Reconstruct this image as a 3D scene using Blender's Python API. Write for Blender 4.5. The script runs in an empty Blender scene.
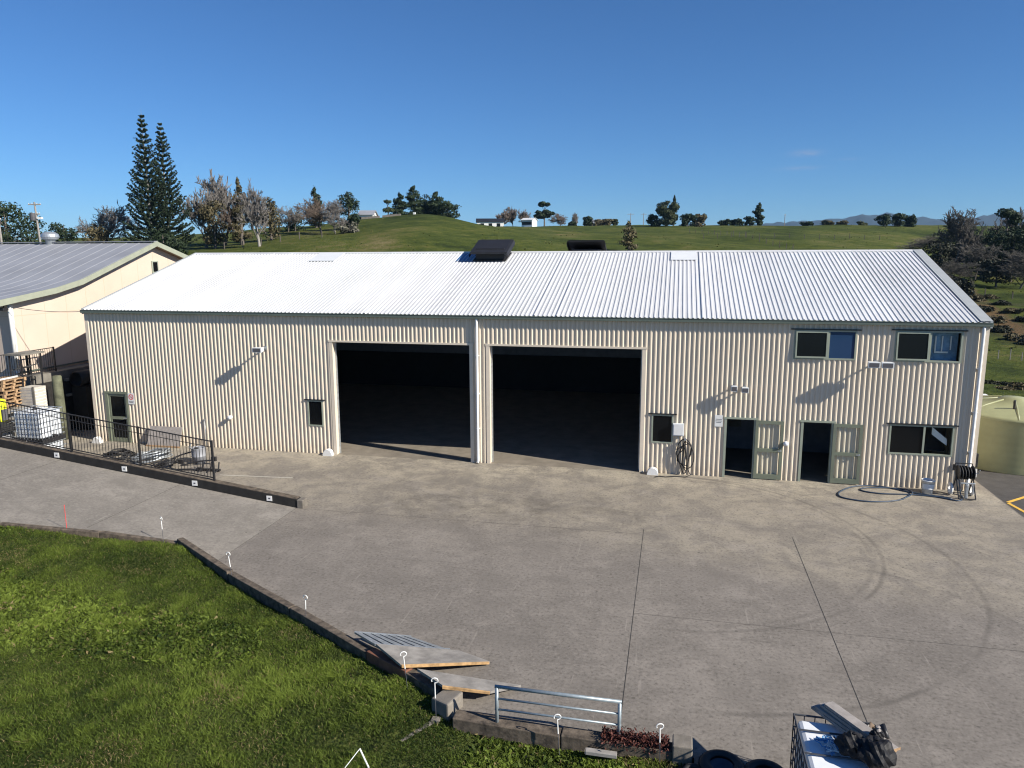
import bpy, bmesh, math, random
import numpy as np
from mathutils import Vector, Matrix

random.seed(7)
rng = np.random.default_rng(11)
scene = bpy.context.scene
COL = scene.collection
R = math.radians

# ------------------------------------------------------------------ camera (solved from the building's corners)
CAM = np.array([23.441, -25.694, 7.630])
F_PX, PITCH, ROLL, YAW = 739.85, 0.17396, -0.00386, -0.21729
_f = np.array([math.sin(YAW)*math.cos(PITCH), math.cos(YAW)*math.cos(PITCH), -math.sin(PITCH)])
_r = np.array([math.cos(YAW), -math.sin(YAW), 0.0]); _u = np.cross(_r, _f)
RT = _r*math.cos(ROLL)+_u*math.sin(ROLL); UP = -_r*math.sin(ROLL)+_u*math.cos(ROLL)
cam_d = bpy.data.cameras.new('camera'); cam = bpy.data.objects.new('camera', cam_d); COL.objects.link(cam)
cam_d.sensor_width = 36; cam_d.lens = F_PX/1024*36; cam_d.clip_end = 20000; cam_d.clip_start = 0.1
m = Matrix(((RT[0], UP[0], -_f[0], CAM[0]), (RT[1], UP[1], -_f[1], CAM[1]), (RT[2], UP[2], -_f[2], CAM[2]), (0, 0, 0, 1)))
cam.matrix_world = m
scene.camera = cam

# ------------------------------------------------------------------ materials
def new_mat(name):
    mt = bpy.data.materials.new(name); mt.use_nodes = True
    nt = mt.node_tree; b = nt.nodes['Principled BSDF']
    return mt, nt, b
def nd(nt, typ, ins=None, **props):
    n = nt.nodes.new(typ)
    for k, v in props.items(): setattr(n, k, v)
    for k, v in (ins or {}).items():
        if isinstance(v, bpy.types.NodeSocket): nt.links.new(v, n.inputs[k])
        else: n.inputs[k].default_value = v
    return n
def pos(nt, scale=(1, 1, 1), rot=(0, 0, 0), loc=(0, 0, 0)):
    g = nd(nt, 'ShaderNodeNewGeometry')
    return nd(nt, 'ShaderNodeMapping', {0: g.outputs['Position'], 'Scale': scale, 'Rotation': rot, 'Location': loc}).outputs[0]
def noise(nt, vec, scale, detail=4, rough=.6, dist=0.):
    return nd(nt, 'ShaderNodeTexNoise', {'Vector': vec, 'Scale': scale, 'Detail': detail, 'Roughness': rough, 'Distortion': dist}).outputs[0]
def ramp(nt, fac, stops):
    n = nd(nt, 'ShaderNodeValToRGB', {0: fac}); e = n.color_ramp.elements
    while len(e) < len(stops): e.new(0.5)
    for el, (p, c) in zip(e, stops):
        el.position = p; el.color = (c, c, c, 1) if isinstance(c, (int, float)) else (*c, 1)
    return n.outputs[0]
def mix(nt, fac, a, b, mode='MIX'):
    n = nd(nt, 'ShaderNodeMix', data_type='RGBA', blend_type=mode)
    for k, v in ((0, fac), (6, a), (7, b)):
        if isinstance(v, bpy.types.NodeSocket): nt.links.new(v, n.inputs[k])
        else: n.inputs[k].default_value = v if k == 0 else (*v, 1)
    return n.outputs[2]
def mth(nt, op, a, b=0., c=0.):
    n = nd(nt, 'ShaderNodeMath', operation=op)
    for k, v in ((0, a), (1, b), (2, c)):
        if isinstance(v, bpy.types.NodeSocket): nt.links.new(v, n.inputs[k])
        else: n.inputs[k].default_value = v
    return n.outputs[0]
def bump(nt, b, h, strength=.3, dist=.02):
    n = nd(nt, 'ShaderNodeBump', {'Height': h, 'Strength': strength, 'Distance': dist})
    nt.links.new(n.outputs[0], b.inputs['Normal'])

def simple(name, col, rough=.6, var=.25, scale=3., metal=0., spec=.5, bmp=0., bscale=40.):
    mt, nt, b = new_mat(name)
    p = pos(nt)
    n1 = noise(nt, p, scale, 5, .65)
    lo = tuple(c*(1-var) for c in col); hi = tuple(min(1, c*(1+var)) for c in col)
    nt.links.new(ramp(nt, n1, [(.3, lo), (.7, hi)]), b.inputs['Base Color'])
    b.inputs['Roughness'].default_value = rough; b.inputs['Metallic'].default_value = metal
    b.inputs['Specular IOR Level'].default_value = spec
    if bmp: bump(nt, b, noise(nt, p, bscale, 3), bmp, .01)
    return mt

M = {}
M['cream'] = None
def cladding(name, col, dirt):
    mt, nt, b = new_mat(name)
    g = nd(nt, 'ShaderNodeNewGeometry')
    streak = noise(nt, pos(nt, (6, 6, .25)), 1.0, 4)
    base = mix(nt, ramp(nt, streak, [(.35, 0.), (.75, 1.)]), col, tuple(c*.88 for c in col))
    sx = nd(nt, 'ShaderNodeSeparateXYZ', {0: g.outputs['Position']}); z = sx.outputs[2]
    wn = nd(nt, 'ShaderNodeTexWhiteNoise', {'W': mth(nt, 'FLOOR', mth(nt, 'MULTIPLY', sx.outputs[0], 1.25))}, noise_dimensions='1D').outputs[0]
    base = mix(nt, mth(nt, 'MULTIPLY', wn, .5), base, tuple(c*.88 for c in col))
    lowm = mth(nt, 'MULTIPLY', ramp(nt, mth(nt, 'MULTIPLY', z, .5), [(.0, 1.), (.28, 0.)]), ramp(nt, noise(nt, pos(nt, (2, 2, 2)), 1.5, 5), [(.35, 0.), (.65, 1.)]))
    base = mix(nt, mth(nt, 'MULTIPLY', lowm, .6), base, dirt)
    nt.links.new(base, b.inputs['Base Color'])
    b.inputs['Roughness'].default_value = .55; b.inputs['Specular IOR Level'].default_value = .35
    return mt
M['cream'] = cladding('cream_cladding', (.67, .585, .465), (.40, .32, .22))
M['cream_flash'] = simple('cream_flashing', (.67, .585, .47), .5, .06)
M['roof'] = simple('pale_roof_steel', (.62, .63, .645), .45, .09, .5, spec=.4)
def roofmat():
    mt, nt, b = new_mat('pale_roof_steel'); p = pos(nt); sx = nd(nt, 'ShaderNodeSeparateXYZ', {0: p})
    wn = nd(nt, 'ShaderNodeTexWhiteNoise', {'W': mth(nt, 'FLOOR', mth(nt, 'MULTIPLY', sx.outputs[0], 1.25))}, noise_dimensions='1D').outputs[0]
    c = mix(nt, wn, (.56, .57, .585), (.65, .66, .67))
    c = mix(nt, ramp(nt, noise(nt, pos(nt, (.7, .35, 1)), 1., 6, .7), [(.45, 0.), (.75, .35)]), c, (.40, .405, .40))
    st = noise(nt, pos(nt, (7, .35, 1)), 1., 4, .6); c = mix(nt, ramp(nt, st, [(.58, 0.), (.75, .45)]), c, (.36, .355, .34))
    nt.links.new(c, b.inputs['Base Color']); b.inputs['Roughness'].default_value = .5; b.inputs['Specular IOR Level'].default_value = .35; M['roof'] = mt
roofmat()
M['plate'] = simple('translucent_sheet', (.66, .68, .69), .5, .05)
M['blue_sheet'] = simple('blue_sheet', (.06, .15, .33), .3, .15, 2)
M['trim'] = simple('grey_green_trim', (.10, .125, .105), .5, .1)
M['barge'] = simple('barge_grey', (.36, .38, .38), .45, .08)
M['frame'] = simple('pale_green_frame', (.29, .32, .255), .45, .1)
M['door_green'] = simple('door_green', (.165, .185, .135), .5, .12)
M['black'] = simple('black_metal', (.018, .018, .02), .45, .2)
M['vent'] = simple('black_vent', (.012, .012, .015), .6, .3, 3)
M['rubber'] = simple('black_rubber', (.015, .015, .016), .7, .3, 8)
M['white'] = simple('white_paint', (.74, .74, .72), .5, .06, 6)
M['white_plastic'] = simple('white_plastic', (.70, .73, .76), .4, .08, 4)
M['galv'] = simple('galvanised_steel', (.40, .43, .45), .42, .22, 9, metal=.55)
M['bluish_galv'] = simple('barrier_steel', (.27, .32, .35), .45, .2, 9, metal=.4)
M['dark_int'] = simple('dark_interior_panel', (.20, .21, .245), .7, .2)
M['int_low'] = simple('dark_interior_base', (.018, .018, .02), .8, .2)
M['sleeper'] = simple('weathered_sleeper', (.092, .073, .054), .85, .75, 7, bmp=.6, bscale=25)
M['sleeper_black'] = simple('black_sleeper', (.014, .013, .012), .8, .5, 4, bmp=.5, bscale=25)
M['red_plank'] = simple('red_plank', (.17, .072, .042), .8, .4, 5)
M['ply_grey'] = simple('weathered_board', (.24, .225, .205), .8, .3, 4, bmp=.3)
M['ply_edge'] = simple('raw_timber', (.44, .275, .125), .7, .5, 5)
M['pallet'] = simple('pallet_wood', (.36, .235, .13), .8, .35, 4, bmp=.3)
M['pallet_grey'] = simple('grey_pallet_wood', (.27, .255, .24), .85, .3, 4)
M['crate'] = simple('aged_white', (.50, .47, .41), .7, .2, 5)
M['pole'] = simple('mossy_pole', (.10, .105, .065), .85, .5, 3, bmp=.6, bscale=14)
M['yellow'] = simple('hivis_yellow', (.72, .80, .02), .5, .1)
M['yellow_paint'] = simple('yellow_line_paint', (.66, .40, .06), .7, .25, 7)
M['blue_hose'] = simple('blue_grey_hose', (.028, .05, .085), .45, .2)
M['blue_rope'] = simple('blue_rope', (.08, .24, .46), .7, .3, 20)
M['card'] = simple('cardboard', (.29, .265, .245), .85, .25, 6)
M['tank'] = simple('green_tank', (.275, .285, .155), .5, .12, 1.2)
M['bark'] = simple('bark', (.11, .095, .082), .9, .3, 4)
M['pale_bark'] = simple('pale_bark', (.26, .245, .22), .9, .25, 4)
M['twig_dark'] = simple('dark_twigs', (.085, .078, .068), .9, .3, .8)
M['twig_grey'] = simple('grey_twigs', (.155, .142, .130), .9, .25, .8)
M['twig_brown'] = simple('brown_twigs', (.155, .118, .092), .9, .3, .8)
M['wood_pole'] = simple('pole_wood', (.28, .26, .24), .9, .2)
M['red'] = simple('red_plastic', (.72, .06, .06), .5, .1)
M['ink'] = simple('dark_ink', (.08, .08, .09), .7, .1)
M['conc_block'] = simple('old_concrete', (.17, .152, .128), .9, .35, 3, bmp=.4)
M['dock'] = simple('dock_concrete', (.16, .15, .13), .9, .35, 2, bmp=.3)

def glass_dark(name, col, rough=.04):
    mt, nt, b = new_mat(name)
    b.inputs['Base Color'].default_value = (*col, 1); b.inputs['Roughness'].default_value = rough
    b.inputs['Specular IOR Level'].default_value = .55
    bump(nt, b, noise(nt, pos(nt), 1.2, 1), .03, .05)
    return mt
M['pane'] = glass_dark('dark_glass', (.006, .007, .008), .12); M['pane'].node_tree.nodes['Principled BSDF'].inputs['Specular IOR Level'].default_value = .22
M['pane_blue'] = glass_dark('blue_backed_glass', (.022, .055, .125)); M['blind_blue'] = simple('blue_blind', (.20, .33, .48), .8, .3, 3)  # blue put straight into the pane colour; second blue for the reflection board
mt, nt, b = new_mat('clear_glass')
lw = nd(nt, 'ShaderNodeLayerWeight', {'Blend': .2})
tr = nd(nt, 'ShaderNodeBsdfTransparent', {'Color': (.97, .98, .97, 1)}); gl = nd(nt, 'ShaderNodeBsdfGlossy', {'Roughness': .03})
ms = nd(nt, 'ShaderNodeMixShader', {0: mth(nt, 'MULTIPLY', lw.outputs['Facing'], .12), 1: tr.outputs[0], 2: gl.outputs[0]})
nt.links.new(ms.outputs[0], nt.nodes['Material Output'].inputs[0]); M['clear'] = mt

# concrete of yard and ramp
def concrete(name, base, warm, dark, yard):
    mt, nt, b = new_mat(name)
    p = pos(nt)
    xyz = nd(nt, 'ShaderNodeSeparateXYZ', {0: p})
    big = noise(nt, p, .22, 6, .62, .4); med = noise(nt, p, 2.1, 8, .76); fine = noise(nt, p, 14, 4, .7)
    c = mix(nt, ramp(nt, big, [(.35, 0.), (.68, 1.)]), tuple(v*.80 for v in base), tuple(v*1.16 for v in base))
    if yard:
        yy = mth(nt, 'ADD', xyz.outputs[1], mth(nt, 'MULTIPLY', big, 5.))
        c = mix(nt, ramp(nt, mth(nt, 'MULTIPLY_ADD', yy, .1, .75), [(.15, 0.), (.95, .95)]), c, warm)
        nz_ = mth(nt, 'SUBTRACT', noise(nt, p, .6, 6, .7), .5)
        ed = mth(nt, 'ADD', mth(nt, 'ADD', xyz.outputs[1], mth(nt, 'MULTIPLY', nz_, 1.6)), ramp(nt, mth(nt, 'MULTIPLY_ADD', xyz.outputs[0], .1, -1.9), [(0., 0.), (.9, 1.)]))
        ed2 = mth(nt, 'MULTIPLY_ADD', mth(nt, 'ADD', ed, mth(nt, 'MULTIPLY', ramp(nt, mth(nt, 'MULTIPLY_ADD', xyz.outputs[0], .1, -1.9), [(0., 0.), (1., 1.)]), 2.)), .25, 2.05)
        c = mix(nt, ramp(nt, ed2, [(.42, 0.), (.78, .62)]), c, (.33, .292, .225))
        c = mix(nt, ramp(nt, mth(nt, 'MULTIPLY_ADD', mth(nt, 'ADD', xyz.outputs[1], mth(nt, 'MULTIPLY', nz_, 4.)), .3, .9), [(.15, 0.), (.7, .6)]), c, (.42, .375, .29))
    c = mix(nt, ramp(nt, noise(nt, pos(nt, loc=(7, 3, 0)), .9, 7, .72, .8), [(.50, 0.), (.62, .5)]), c, tuple(v*1.28 for v in base))
    c = mix(nt, ramp(nt, med, [(.34, .55), (.56, 0.)]), c, tuple(v*.68 for v in base))
    c = mix(nt, ramp(nt, noise(nt, pos(nt, loc=(2, 11, 0)), .75, 8, .74, .6), [(.42, .6), (.54, 0.)]), c, tuple(v*.74 for v in base))
    strk = noise(nt, pos(nt, (.35, 2.2, 1), (0, 0, R(8))), 1.5, 6, .75)
    c = mix(nt, ramp(nt, strk, [(.55, 0.), (.70, .30)]), c, tuple(v*1.35 for v in base))
    c = mix(nt, ramp(nt, noise(nt, pos(nt, (.5, 2.6, 1), (0, 0, R(-6)), (3, 9, 0)), 1.1, 6, .75), [(.57, 0.), (.72, .38)]), c, dark)
    c = mix(nt, ramp(nt, fine, [(.34, .6), (.48, 0.)]), c, dark)
    c = mix(nt, ramp(nt, fine, [(.54, 0.), (.66, .5)]), c, tuple(v*1.3 for v in base))
    scr = noise(nt, pos(nt, (9, .5, 1), (0, 0, R(35))), 1.0, 3, .6); c = mix(nt, ramp(nt, scr, [(.66, 0.), (.70, .35)]), c, tuple(v*1.5 for v in base))
    pat = nd(nt, 'ShaderNodeTexVoronoi', {'Vector': nd(nt, 'ShaderNodeVectorMath', {0: p, 1: nd(nt, 'ShaderNodeTexNoise', {'Vector': p, 'Scale': .7, 'Detail': 5.}).outputs[1]}, operation='ADD').outputs[0], 'Scale': .55})
    c = mix(nt, ramp(nt, pat.outputs['Distance'], [(.10, .42), (.34, 0.)]), c, tuple(v*.72 for v in base))
    vs = nd(nt, 'ShaderNodeTexVoronoi', {'Vector': p, 'Scale': 2.1})
    spots = mth(nt, 'LESS_THAN', vs.outputs['Distance'], mth(nt, 'MULTIPLY', med, .13))
    c = mix(nt, mth(nt, 'MULTIPLY', spots, .6), c, tuple(v*.35 for v in base))
    if yard:
        # oily patch in front of the roller doors
        dx = mth(nt, 'MULTIPLY', mth(nt, 'SUBTRACT', xyz.outputs[0], 18.5), .16); dy = mth(nt, 'MULTIPLY', mth(nt, 'ADD', xyz.outputs[1], 4.6), .42)
        dd = mth(nt, 'SQRT', mth(nt, 'ADD', mth(nt, 'MULTIPLY', dx, dx), mth(nt, 'MULTIPLY', dy, dy)))
        c = mix(nt, mth(nt, 'MULTIPLY', ramp(nt, dd, [(.2, 1.), (1., 0.)]), ramp(nt, noise(nt, p, 1.0, 6, .75), [(.44, 0.), (.64, .6)])), c, dark)
        # curved tyre marks
        for (cx, cy, rr, wd, st) in ((23.34, -5.76, 5.47, .04, .55), (23.34, -5.76, 5.22, .05, .3), (23.68, -7.13, 6.83, .045, .5), (23.68, -7.13, 8.4, .05, .15), (21.0, -8.5, 4.4, .05, .16), (26.5, -11.5, 4.6, .05, .3), (24.0, -13.5, 6.5, .05, .10)):
            ax = mth(nt, 'SUBTRACT', xyz.outputs[0], cx); ay = mth(nt, 'SUBTRACT', xyz.outputs[1], cy)
            rad = mth(nt, 'SQRT', mth(nt, 'ADD', mth(nt, 'MULTIPLY', ax, ax), mth(nt, 'MULTIPLY', ay, ay)))
            ring = mth(nt, 'ABSOLUTE', mth(nt, 'SUBTRACT', mth(nt, 'ADD', rad, mth(nt, 'MULTIPLY', big, .25)), rr+.125))
            k = ramp(nt, mth(nt, 'DIVIDE', ring, wd*2), [(.2, st), (1., 0.)])
            right = ramp(nt, mth(nt, 'MULTIPLY_ADD', ax, .1, .5), [(.45, 0.), (.6, 1.)])
            k = mth(nt, 'MULTIPLY', mth(nt, 'MULTIPLY', k, right), ramp(nt, noise(nt, p, .9, 4), [(.35, .2), (.6, 1.)]))
            c = mix(nt, k, c, tuple(v*.42 for v in base))
    nt.links.new(c, b.inputs['Base Color'])
    b.inputs['Roughness'].default_value = .82; b.inputs['Specular IOR Level'].default_value = .3
    bump(nt, b, fine, .25, .01)
    return mt
M['yard'] = concrete('yard_concrete', (.210, .189, .165), (.295, .26, .21), (.075, .066, .056), True)
M['rampc'] = concrete('ramp_concrete', (.220, .202, .177), (.30, .265, .215), (.13, .118, .105), False)
M['floor'] = simple('shed_floor', (.20, .175, .14), .8, .25, 1.5)
M['asphalt'] = simple('asphalt', (.055, .052, .05), .9, .3, 2, bmp=.5, bscale=60)
M['joint'] = simple('joint_dark', (.045, .042, .038), .9, .3); M['joint_pale'] = simple('joint_worn', (.10, .09, .08), .9, .4)
M['line_white'] = simple('worn_white_line', (.45, .43, .38), .8, .25, 9)

def ground_mat(name, stops, dirt=None):
    mt, nt, b = new_mat(name)
    p = pos(nt)
    n1 = noise(nt, p, .035, 7, .65, .6); n2 = noise(nt, p, .35, 7, .75); n3 = noise(nt, pos(nt, (1, 1, 3)), 2.2, 4, .7)
    f = mth(nt, 'ADD', mth(nt, 'MULTIPLY', n1, .45), mth(nt, 'ADD', mth(nt, 'MULTIPLY', n2, .40), mth(nt, 'MULTIPLY', n3, .15)))
    c = ramp(nt, f, stops)
    if dirt:
        for (a, bb, wd, col, st) in dirt:
            xyz = nd(nt, 'ShaderNodeSeparateXYZ', {0: p})
            L2 = (bb[0]-a[0])**2+(bb[1]-a[1])**2
            ax = mth(nt, 'SUBTRACT', xyz.outputs[0], a[0]); ay = mth(nt, 'SUBTRACT', xyz.outputs[1], a[1])
            t = mth(nt, 'DIVIDE', mth(nt, 'ADD', mth(nt, 'MULTIPLY', ax, bb[0]-a[0]), mth(nt, 'MULTIPLY', ay, bb[1]-a[1])), L2)
            tn = nd(nt, 'ShaderNodeClamp', {0: t}).outputs[0]
            qx = mth(nt, 'SUBTRACT', ax, mth(nt, 'MULTIPLY', tn, bb[0]-a[0])); qy = mth(nt, 'SUBTRACT', ay, mth(nt, 'MULTIPLY', tn, bb[1]-a[1]))
            ds = mth(nt, 'SQRT', mth(nt, 'ADD', mth(nt, 'MULTIPLY', qx, qx), mth(nt, 'MULTIPLY', qy, qy)))
            ds = mth(nt, 'ADD', ds, mth(nt, 'MULTIPLY', mth(nt, 'SUBTRACT', n2, .5), wd*1.6))
            c = mix(nt, ramp(nt, mth(nt, 'DIVIDE', ds, wd), [(.4, st), (1., 0.)]), c, col)
    nt.links.new(c, b.inputs['Base Color'])
    b.inputs['Roughness'].default_value = .95; b.inputs['Specular IOR Level'].default_value = .1
    bump(nt, b, mth(nt, 'ADD', n2, mth(nt, 'MULTIPLY', n3, .5)), .8, .5)
    return mt

def leaf_mat(name, a, c, trans=.0, dry=None):
    mt, nt, b = new_mat(name)
    at = nd(nt, 'ShaderNodeAttribute', attribute_name='tone')
    lc = mix(nt, at.outputs['Fac'], a, c) if not dry else ramp(nt, at.outputs['Fac'], [(0., a), (.85, c), (.90, dry), (1., dry)])
    nt.links.new(lc, b.inputs['Base Color'])
    b.inputs['Roughness'].default_value = .65; b.inputs['Specular IOR Level'].default_value = .2
    if trans:
        tl = nd(nt, 'ShaderNodeBsdfTranslucent'); nt.links.new(lc, tl.inputs[0])
        ms = nd(nt, 'ShaderNodeMixShader', {0: trans, 1: b.outputs[0], 2: tl.outputs[0]})
        nt.links.new(ms.outputs[0], nt.nodes['Material Output'].inputs[0])
    return mt
M['leaf_dark'] = leaf_mat('dark_evergreen_leaf', (.008, .016, .008), (.035, .055, .022))
M['leaf_mid'] = leaf_mat('mid_green_leaf', (.018, .03, .012), (.085, .095, .04))
M['leaf_olive'] = leaf_mat('olive_leaf', (.035, .035, .018), (.14, .115, .06))
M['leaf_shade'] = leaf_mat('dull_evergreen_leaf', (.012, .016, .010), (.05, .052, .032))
M['leaf_norfolk'] = leaf_mat('norfolk_leaf', (.006, .013, .008), (.026, .042, .02))
M['leaf_grey'] = leaf_mat('grey_green_leaf', (.045, .048, .035), (.20, .19, .15))
M['blade'] = leaf_mat('grass_blade', (.018, .040, .006), (.195, .26, .042), .38, (.26, .21, .10))
M['iceplant'] = leaf_mat('red_iceplant', (.035, .014, .012), (.13, .045, .035))

# ------------------------------------------------------------------ mesh helpers
class MB:
    def __init__(s): s.v = []; s.f = []
    def quad(s, a, b, c, d):
        n = len(s.v); s.v += [a, b, c, d]; s.f.append((n, n+1, n+2, n+3))
    def box(s, x0, x1, y0, y1, z0, z1):
        n = len(s.v)
        s.v += [(x0, y0, z0), (x1, y0, z0), (x1, y1, z0), (x0, y1, z0), (x0, y0, z1), (x1, y0, z1), (x1, y1, z1), (x0, y1, z1)]
        s.f += [tuple(n+i for i in q) for q in ((0, 3, 2, 1), (4, 5, 6, 7), (0, 1, 5, 4), (1, 2, 6, 5), (2, 3, 7, 6), (3, 0, 4, 7))]
    def hexa(s, bot, top):
        n = len(s.v); s.v += [tuple(p) for p in bot]+[tuple(p) for p in top]
        s.f += [tuple(n+i for i in q) for q in ((0, 3, 2, 1), (4, 5, 6, 7), (0, 1, 5, 4), (1, 2, 6, 5), (2, 3, 7, 6), (3, 0, 4, 7))]
    def prism(s, pts, z0, z1):
        n = len(s.v); k = len(pts)
        s.v += [(x, y, z0) for x, y in pts]+[(x, y, z1) for x, y in pts]
        s.f += [tuple(n+i for i in reversed(range(k))), tuple(n+k+i for i in range(k))]
        s.f += [(n+i, n+(i+1) % k, n+k+(i+1) % k, n+k+i) for i in range(k)]
    def tube(s, pts, rad, seg=6, caps=True):
        P = [Vector(p) for p in pts]; rads = rad if isinstance(rad, (list, tuple)) else [rad]*len(P)
        up = None; rings = []
        for i, p in enumerate(P):
            t = (P[min(i+1, len(P)-1)]-P[max(i-1, 0)]).normalized()
            if up is None: up = t.orthogonal().normalized()
            up = (up-t*up.dot(t)); up = up.normalized() if up.length > 1e-6 else t.orthogonal().normalized()
            bb = t.cross(up); n = len(s.v)
            for k in range(seg):
                a = 2*math.pi*k/seg; s.v.append(tuple(p+(up*math.cos(a)+bb*math.sin(a))*rads[i]))
            rings.append(n)
        for a, b in zip(rings, rings[1:]):
            for k in range(seg): s.f.append((a+k, a+(k+1) % seg, b+(k+1) % seg, b+k))
        if caps:
            s.f.append(tuple(rings[0]+k for k in reversed(range(seg)))); s.f.append(tuple(rings[-1]+k for k in range(seg)))
    def bar(s, a, b, w, h=None):
        s.tube([a, b], w/2 if h is None else w/2, 4)
    def lathe(s, prof, c=(0, 0, 0), seg=24, axis='z', a0=0., a1=2*math.pi):
        full = abs(a1-a0-2*math.pi) < 1e-6; n = len(s.v); k = seg if full else seg+1
        for (r, z) in prof:
            for i in range(k):
                a = a0+(a1-a0)*i/seg; x, y = r*math.cos(a), r*math.sin(a)
                v = (x, y, z) if axis == 'z' else ((x, z, y) if axis == 'y' else (z, x, y))
                s.v.append((c[0]+v[0], c[1]+v[1], c[2]+v[2]))
        for j in range(len(prof)-1):
            for i in range(seg):
                i2 = (i+1) % k; s.f.append((n+j*k+i, n+j*k+i2, n+(j+1)*k+i2, n+(j+1)*k+i))
    def build(s, name, mat, parent=None, smooth=False, bevel=0.):
        me = bpy.data.meshes.new(name); me.from_pydata(s.v, [], s.f); me.update()
        if smooth:
            me.polygons.foreach_set('use_smooth', [True]*len(me.polygons))
        return link(name, me, mat, parent, bevel)
def link(name, me, mat, parent=None, bevel=0.):
    o = bpy.data.objects.new(name, me); COL.objects.link(o)
    me.materials.append(M[mat] if isinstance(mat, str) else mat)
    if parent: o.parent = parent
    if bevel:
        bv = o.modifiers.new('bevel', 'BEVEL'); bv.width = bevel; bv.segments = 2; bv.limit_method = 'ANGLE'
    return o
def np_mesh(name, V, faces_n, loops, tone=None):
    """V (n,3), every face with faces_n corners, loops flat index array"""
    me = bpy.data.meshes.new(name); nf = len(loops)//faces_n
    me.vertices.add(len(V)); me.vertices.foreach_set('co', np.asarray(V, np.float32).ravel())
    me.loops.add(len(loops)); me.loops.foreach_set('vertex_index', np.asarray(loops, np.int32))
    me.polygons.add(nf); me.polygons.foreach_set('loop_start', np.arange(0, nf*faces_n, faces_n, dtype=np.int32))
    try: me.polygons.foreach_set('loop_total', np.full(nf, faces_n, np.int32))
    except Exception: pass
    if tone is not None:
        at = me.attributes.new('tone', 'FLOAT', 'POINT'); at.data.foreach_set('value', np.asarray(tone, np.float32))
    me.update(calc_edges=True); me.validate()
    return me
def tag(o, label, cat, group=None, kind=None):
    if label: o['label'] = label
    if cat: o['category'] = cat
    if group: o['group'] = group
    if kind: o['kind'] = kind
    return o
def thing(name, label, cat, loc=(0, 0, 0), group=None, rz=0.):
    o = bpy.data.objects.new(name, None); COL.objects.link(o); o.location = loc; o.rotation_euler.z = rz; o.empty_display_size = .2
    return tag(o, label, cat, group)
def struct(o): o['kind'] = 'structure'; return o
def dup(o, loc=None, rz=None, label=None):
    c = o.copy(); COL.objects.link(c)
    if loc is not None: c.location = loc
    if rz is not None: c.rotation_euler.z = rz
    if label: c['label'] = label
    for ch in list(o.children):
        d = ch.copy(); COL.objects.link(d); d.parent = c
        for g in list(ch.children):
            e = g.copy(); COL.objects.link(e); e.parent = d
    return c

# ------------------------------------------------------------------ world, sun
SUN_EL, AZ = R(32.3), R(16.7)
sd = Vector((math.cos(AZ)*math.cos(SUN_EL), -math.sin(AZ)*math.cos(SUN_EL), math.sin(SUN_EL)))
w = bpy.data.worlds.new('World'); scene.world = w; w.use_nodes = True
nt = w.node_tree; bg = nt.nodes['Background']
sky = nt.nodes.new('ShaderNodeTexSky'); sky.sky_type = 'NISHITA'; sky.sun_disc = False
sky.sun_elevation = SUN_EL; sky.sun_rotation = math.pi/2+AZ
sky.altitude = 0; sky.air_density = .9; sky.dust_density = 0.; sky.ozone_density = 10.
skc = mix(nt, 1., sky.outputs[0], (.83, 1.0, 1.09), 'MULTIPLY')
# two faint wisps of cloud low in the east
def ray_dir(px, py): v = _f+RT*(px-512)/F_PX-UP*(py-384)/F_PX; return v/np.linalg.norm(v)
dvec = nd(nt, 'ShaderNodeTexCoord').outputs['Generated']
for (cx, cy, wx, wy, st) in ((806, 153, .016, .0035, .34), (800, 168, .022, .0022, .22), (848, 159, .014, .0016, .10)):
    c0 = ray_dir(cx, cy); a0 = np.cross(c0, [0, 0, 1]); a0 /= np.linalg.norm(a0); b0 = np.cross(a0, c0)
    da = nd(nt, 'ShaderNodeVectorMath', {0: dvec, 1: tuple(a0)}, operation='DOT_PRODUCT').outputs['Value']; db = nd(nt, 'ShaderNodeVectorMath', {0: dvec, 1: tuple(b0)}, operation='DOT_PRODUCT').outputs['Value']
    db = mth(nt, 'SUBTRACT', db, 0.); dc = nd(nt, 'ShaderNodeVectorMath', {0: dvec, 1: tuple(c0)}, operation='DOT_PRODUCT').outputs['Value']
    nz_ = noise(nt, nd(nt, 'ShaderNodeMapping', {0: dvec, 'Scale': (1, 1, 3.)}).outputs[0], 60, 4, .6)
    q = mth(nt, 'ADD', mth(nt, 'POWER', mth(nt, 'ABSOLUTE', mth(nt, 'DIVIDE', da, wx)), 2.), mth(nt, 'POWER', mth(nt, 'ABSOLUTE', mth(nt, 'DIVIDE', mth(nt, 'ADD', db, mth(nt, 'MULTIPLY', mth(nt, 'SUBTRACT', nz_, .5), wy*2)), wy)), 2.))
    k = mth(nt, 'MULTIPLY', mth(nt, 'MULTIPLY', mth(nt, 'EXPONENT', mth(nt, 'MULTIPLY', q, -1.)), mth(nt, 'GREATER_THAN', dc, 0.)), ramp(nt, nz_, [(.3, .3*st), (.6, st)]))
    skc = mix(nt, k, skc, (4.4, 4.6, 5.6))
nt.links.new(skc, bg.inputs[0]); bg.inputs[1].default_value = .056
scene.cycles.filter_width = 1.15
sl = bpy.data.lights.new('sun', 'SUN'); sl.energy = 4.5; sl.angle = R(.5); sl.color = (1, .93, .82)
so = bpy.data.objects.new('sun', sl); COL.objects.link(so); so.rotation_euler = (-sd).to_track_quat('-Z', 'Y').to_euler()
vs = scene.view_settings; vs.view_transform = 'Standard'; vs.look = 'None'; vs.exposure = 0.85; vs.gamma = 1.0; vs.use_curve_mapping = False

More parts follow.
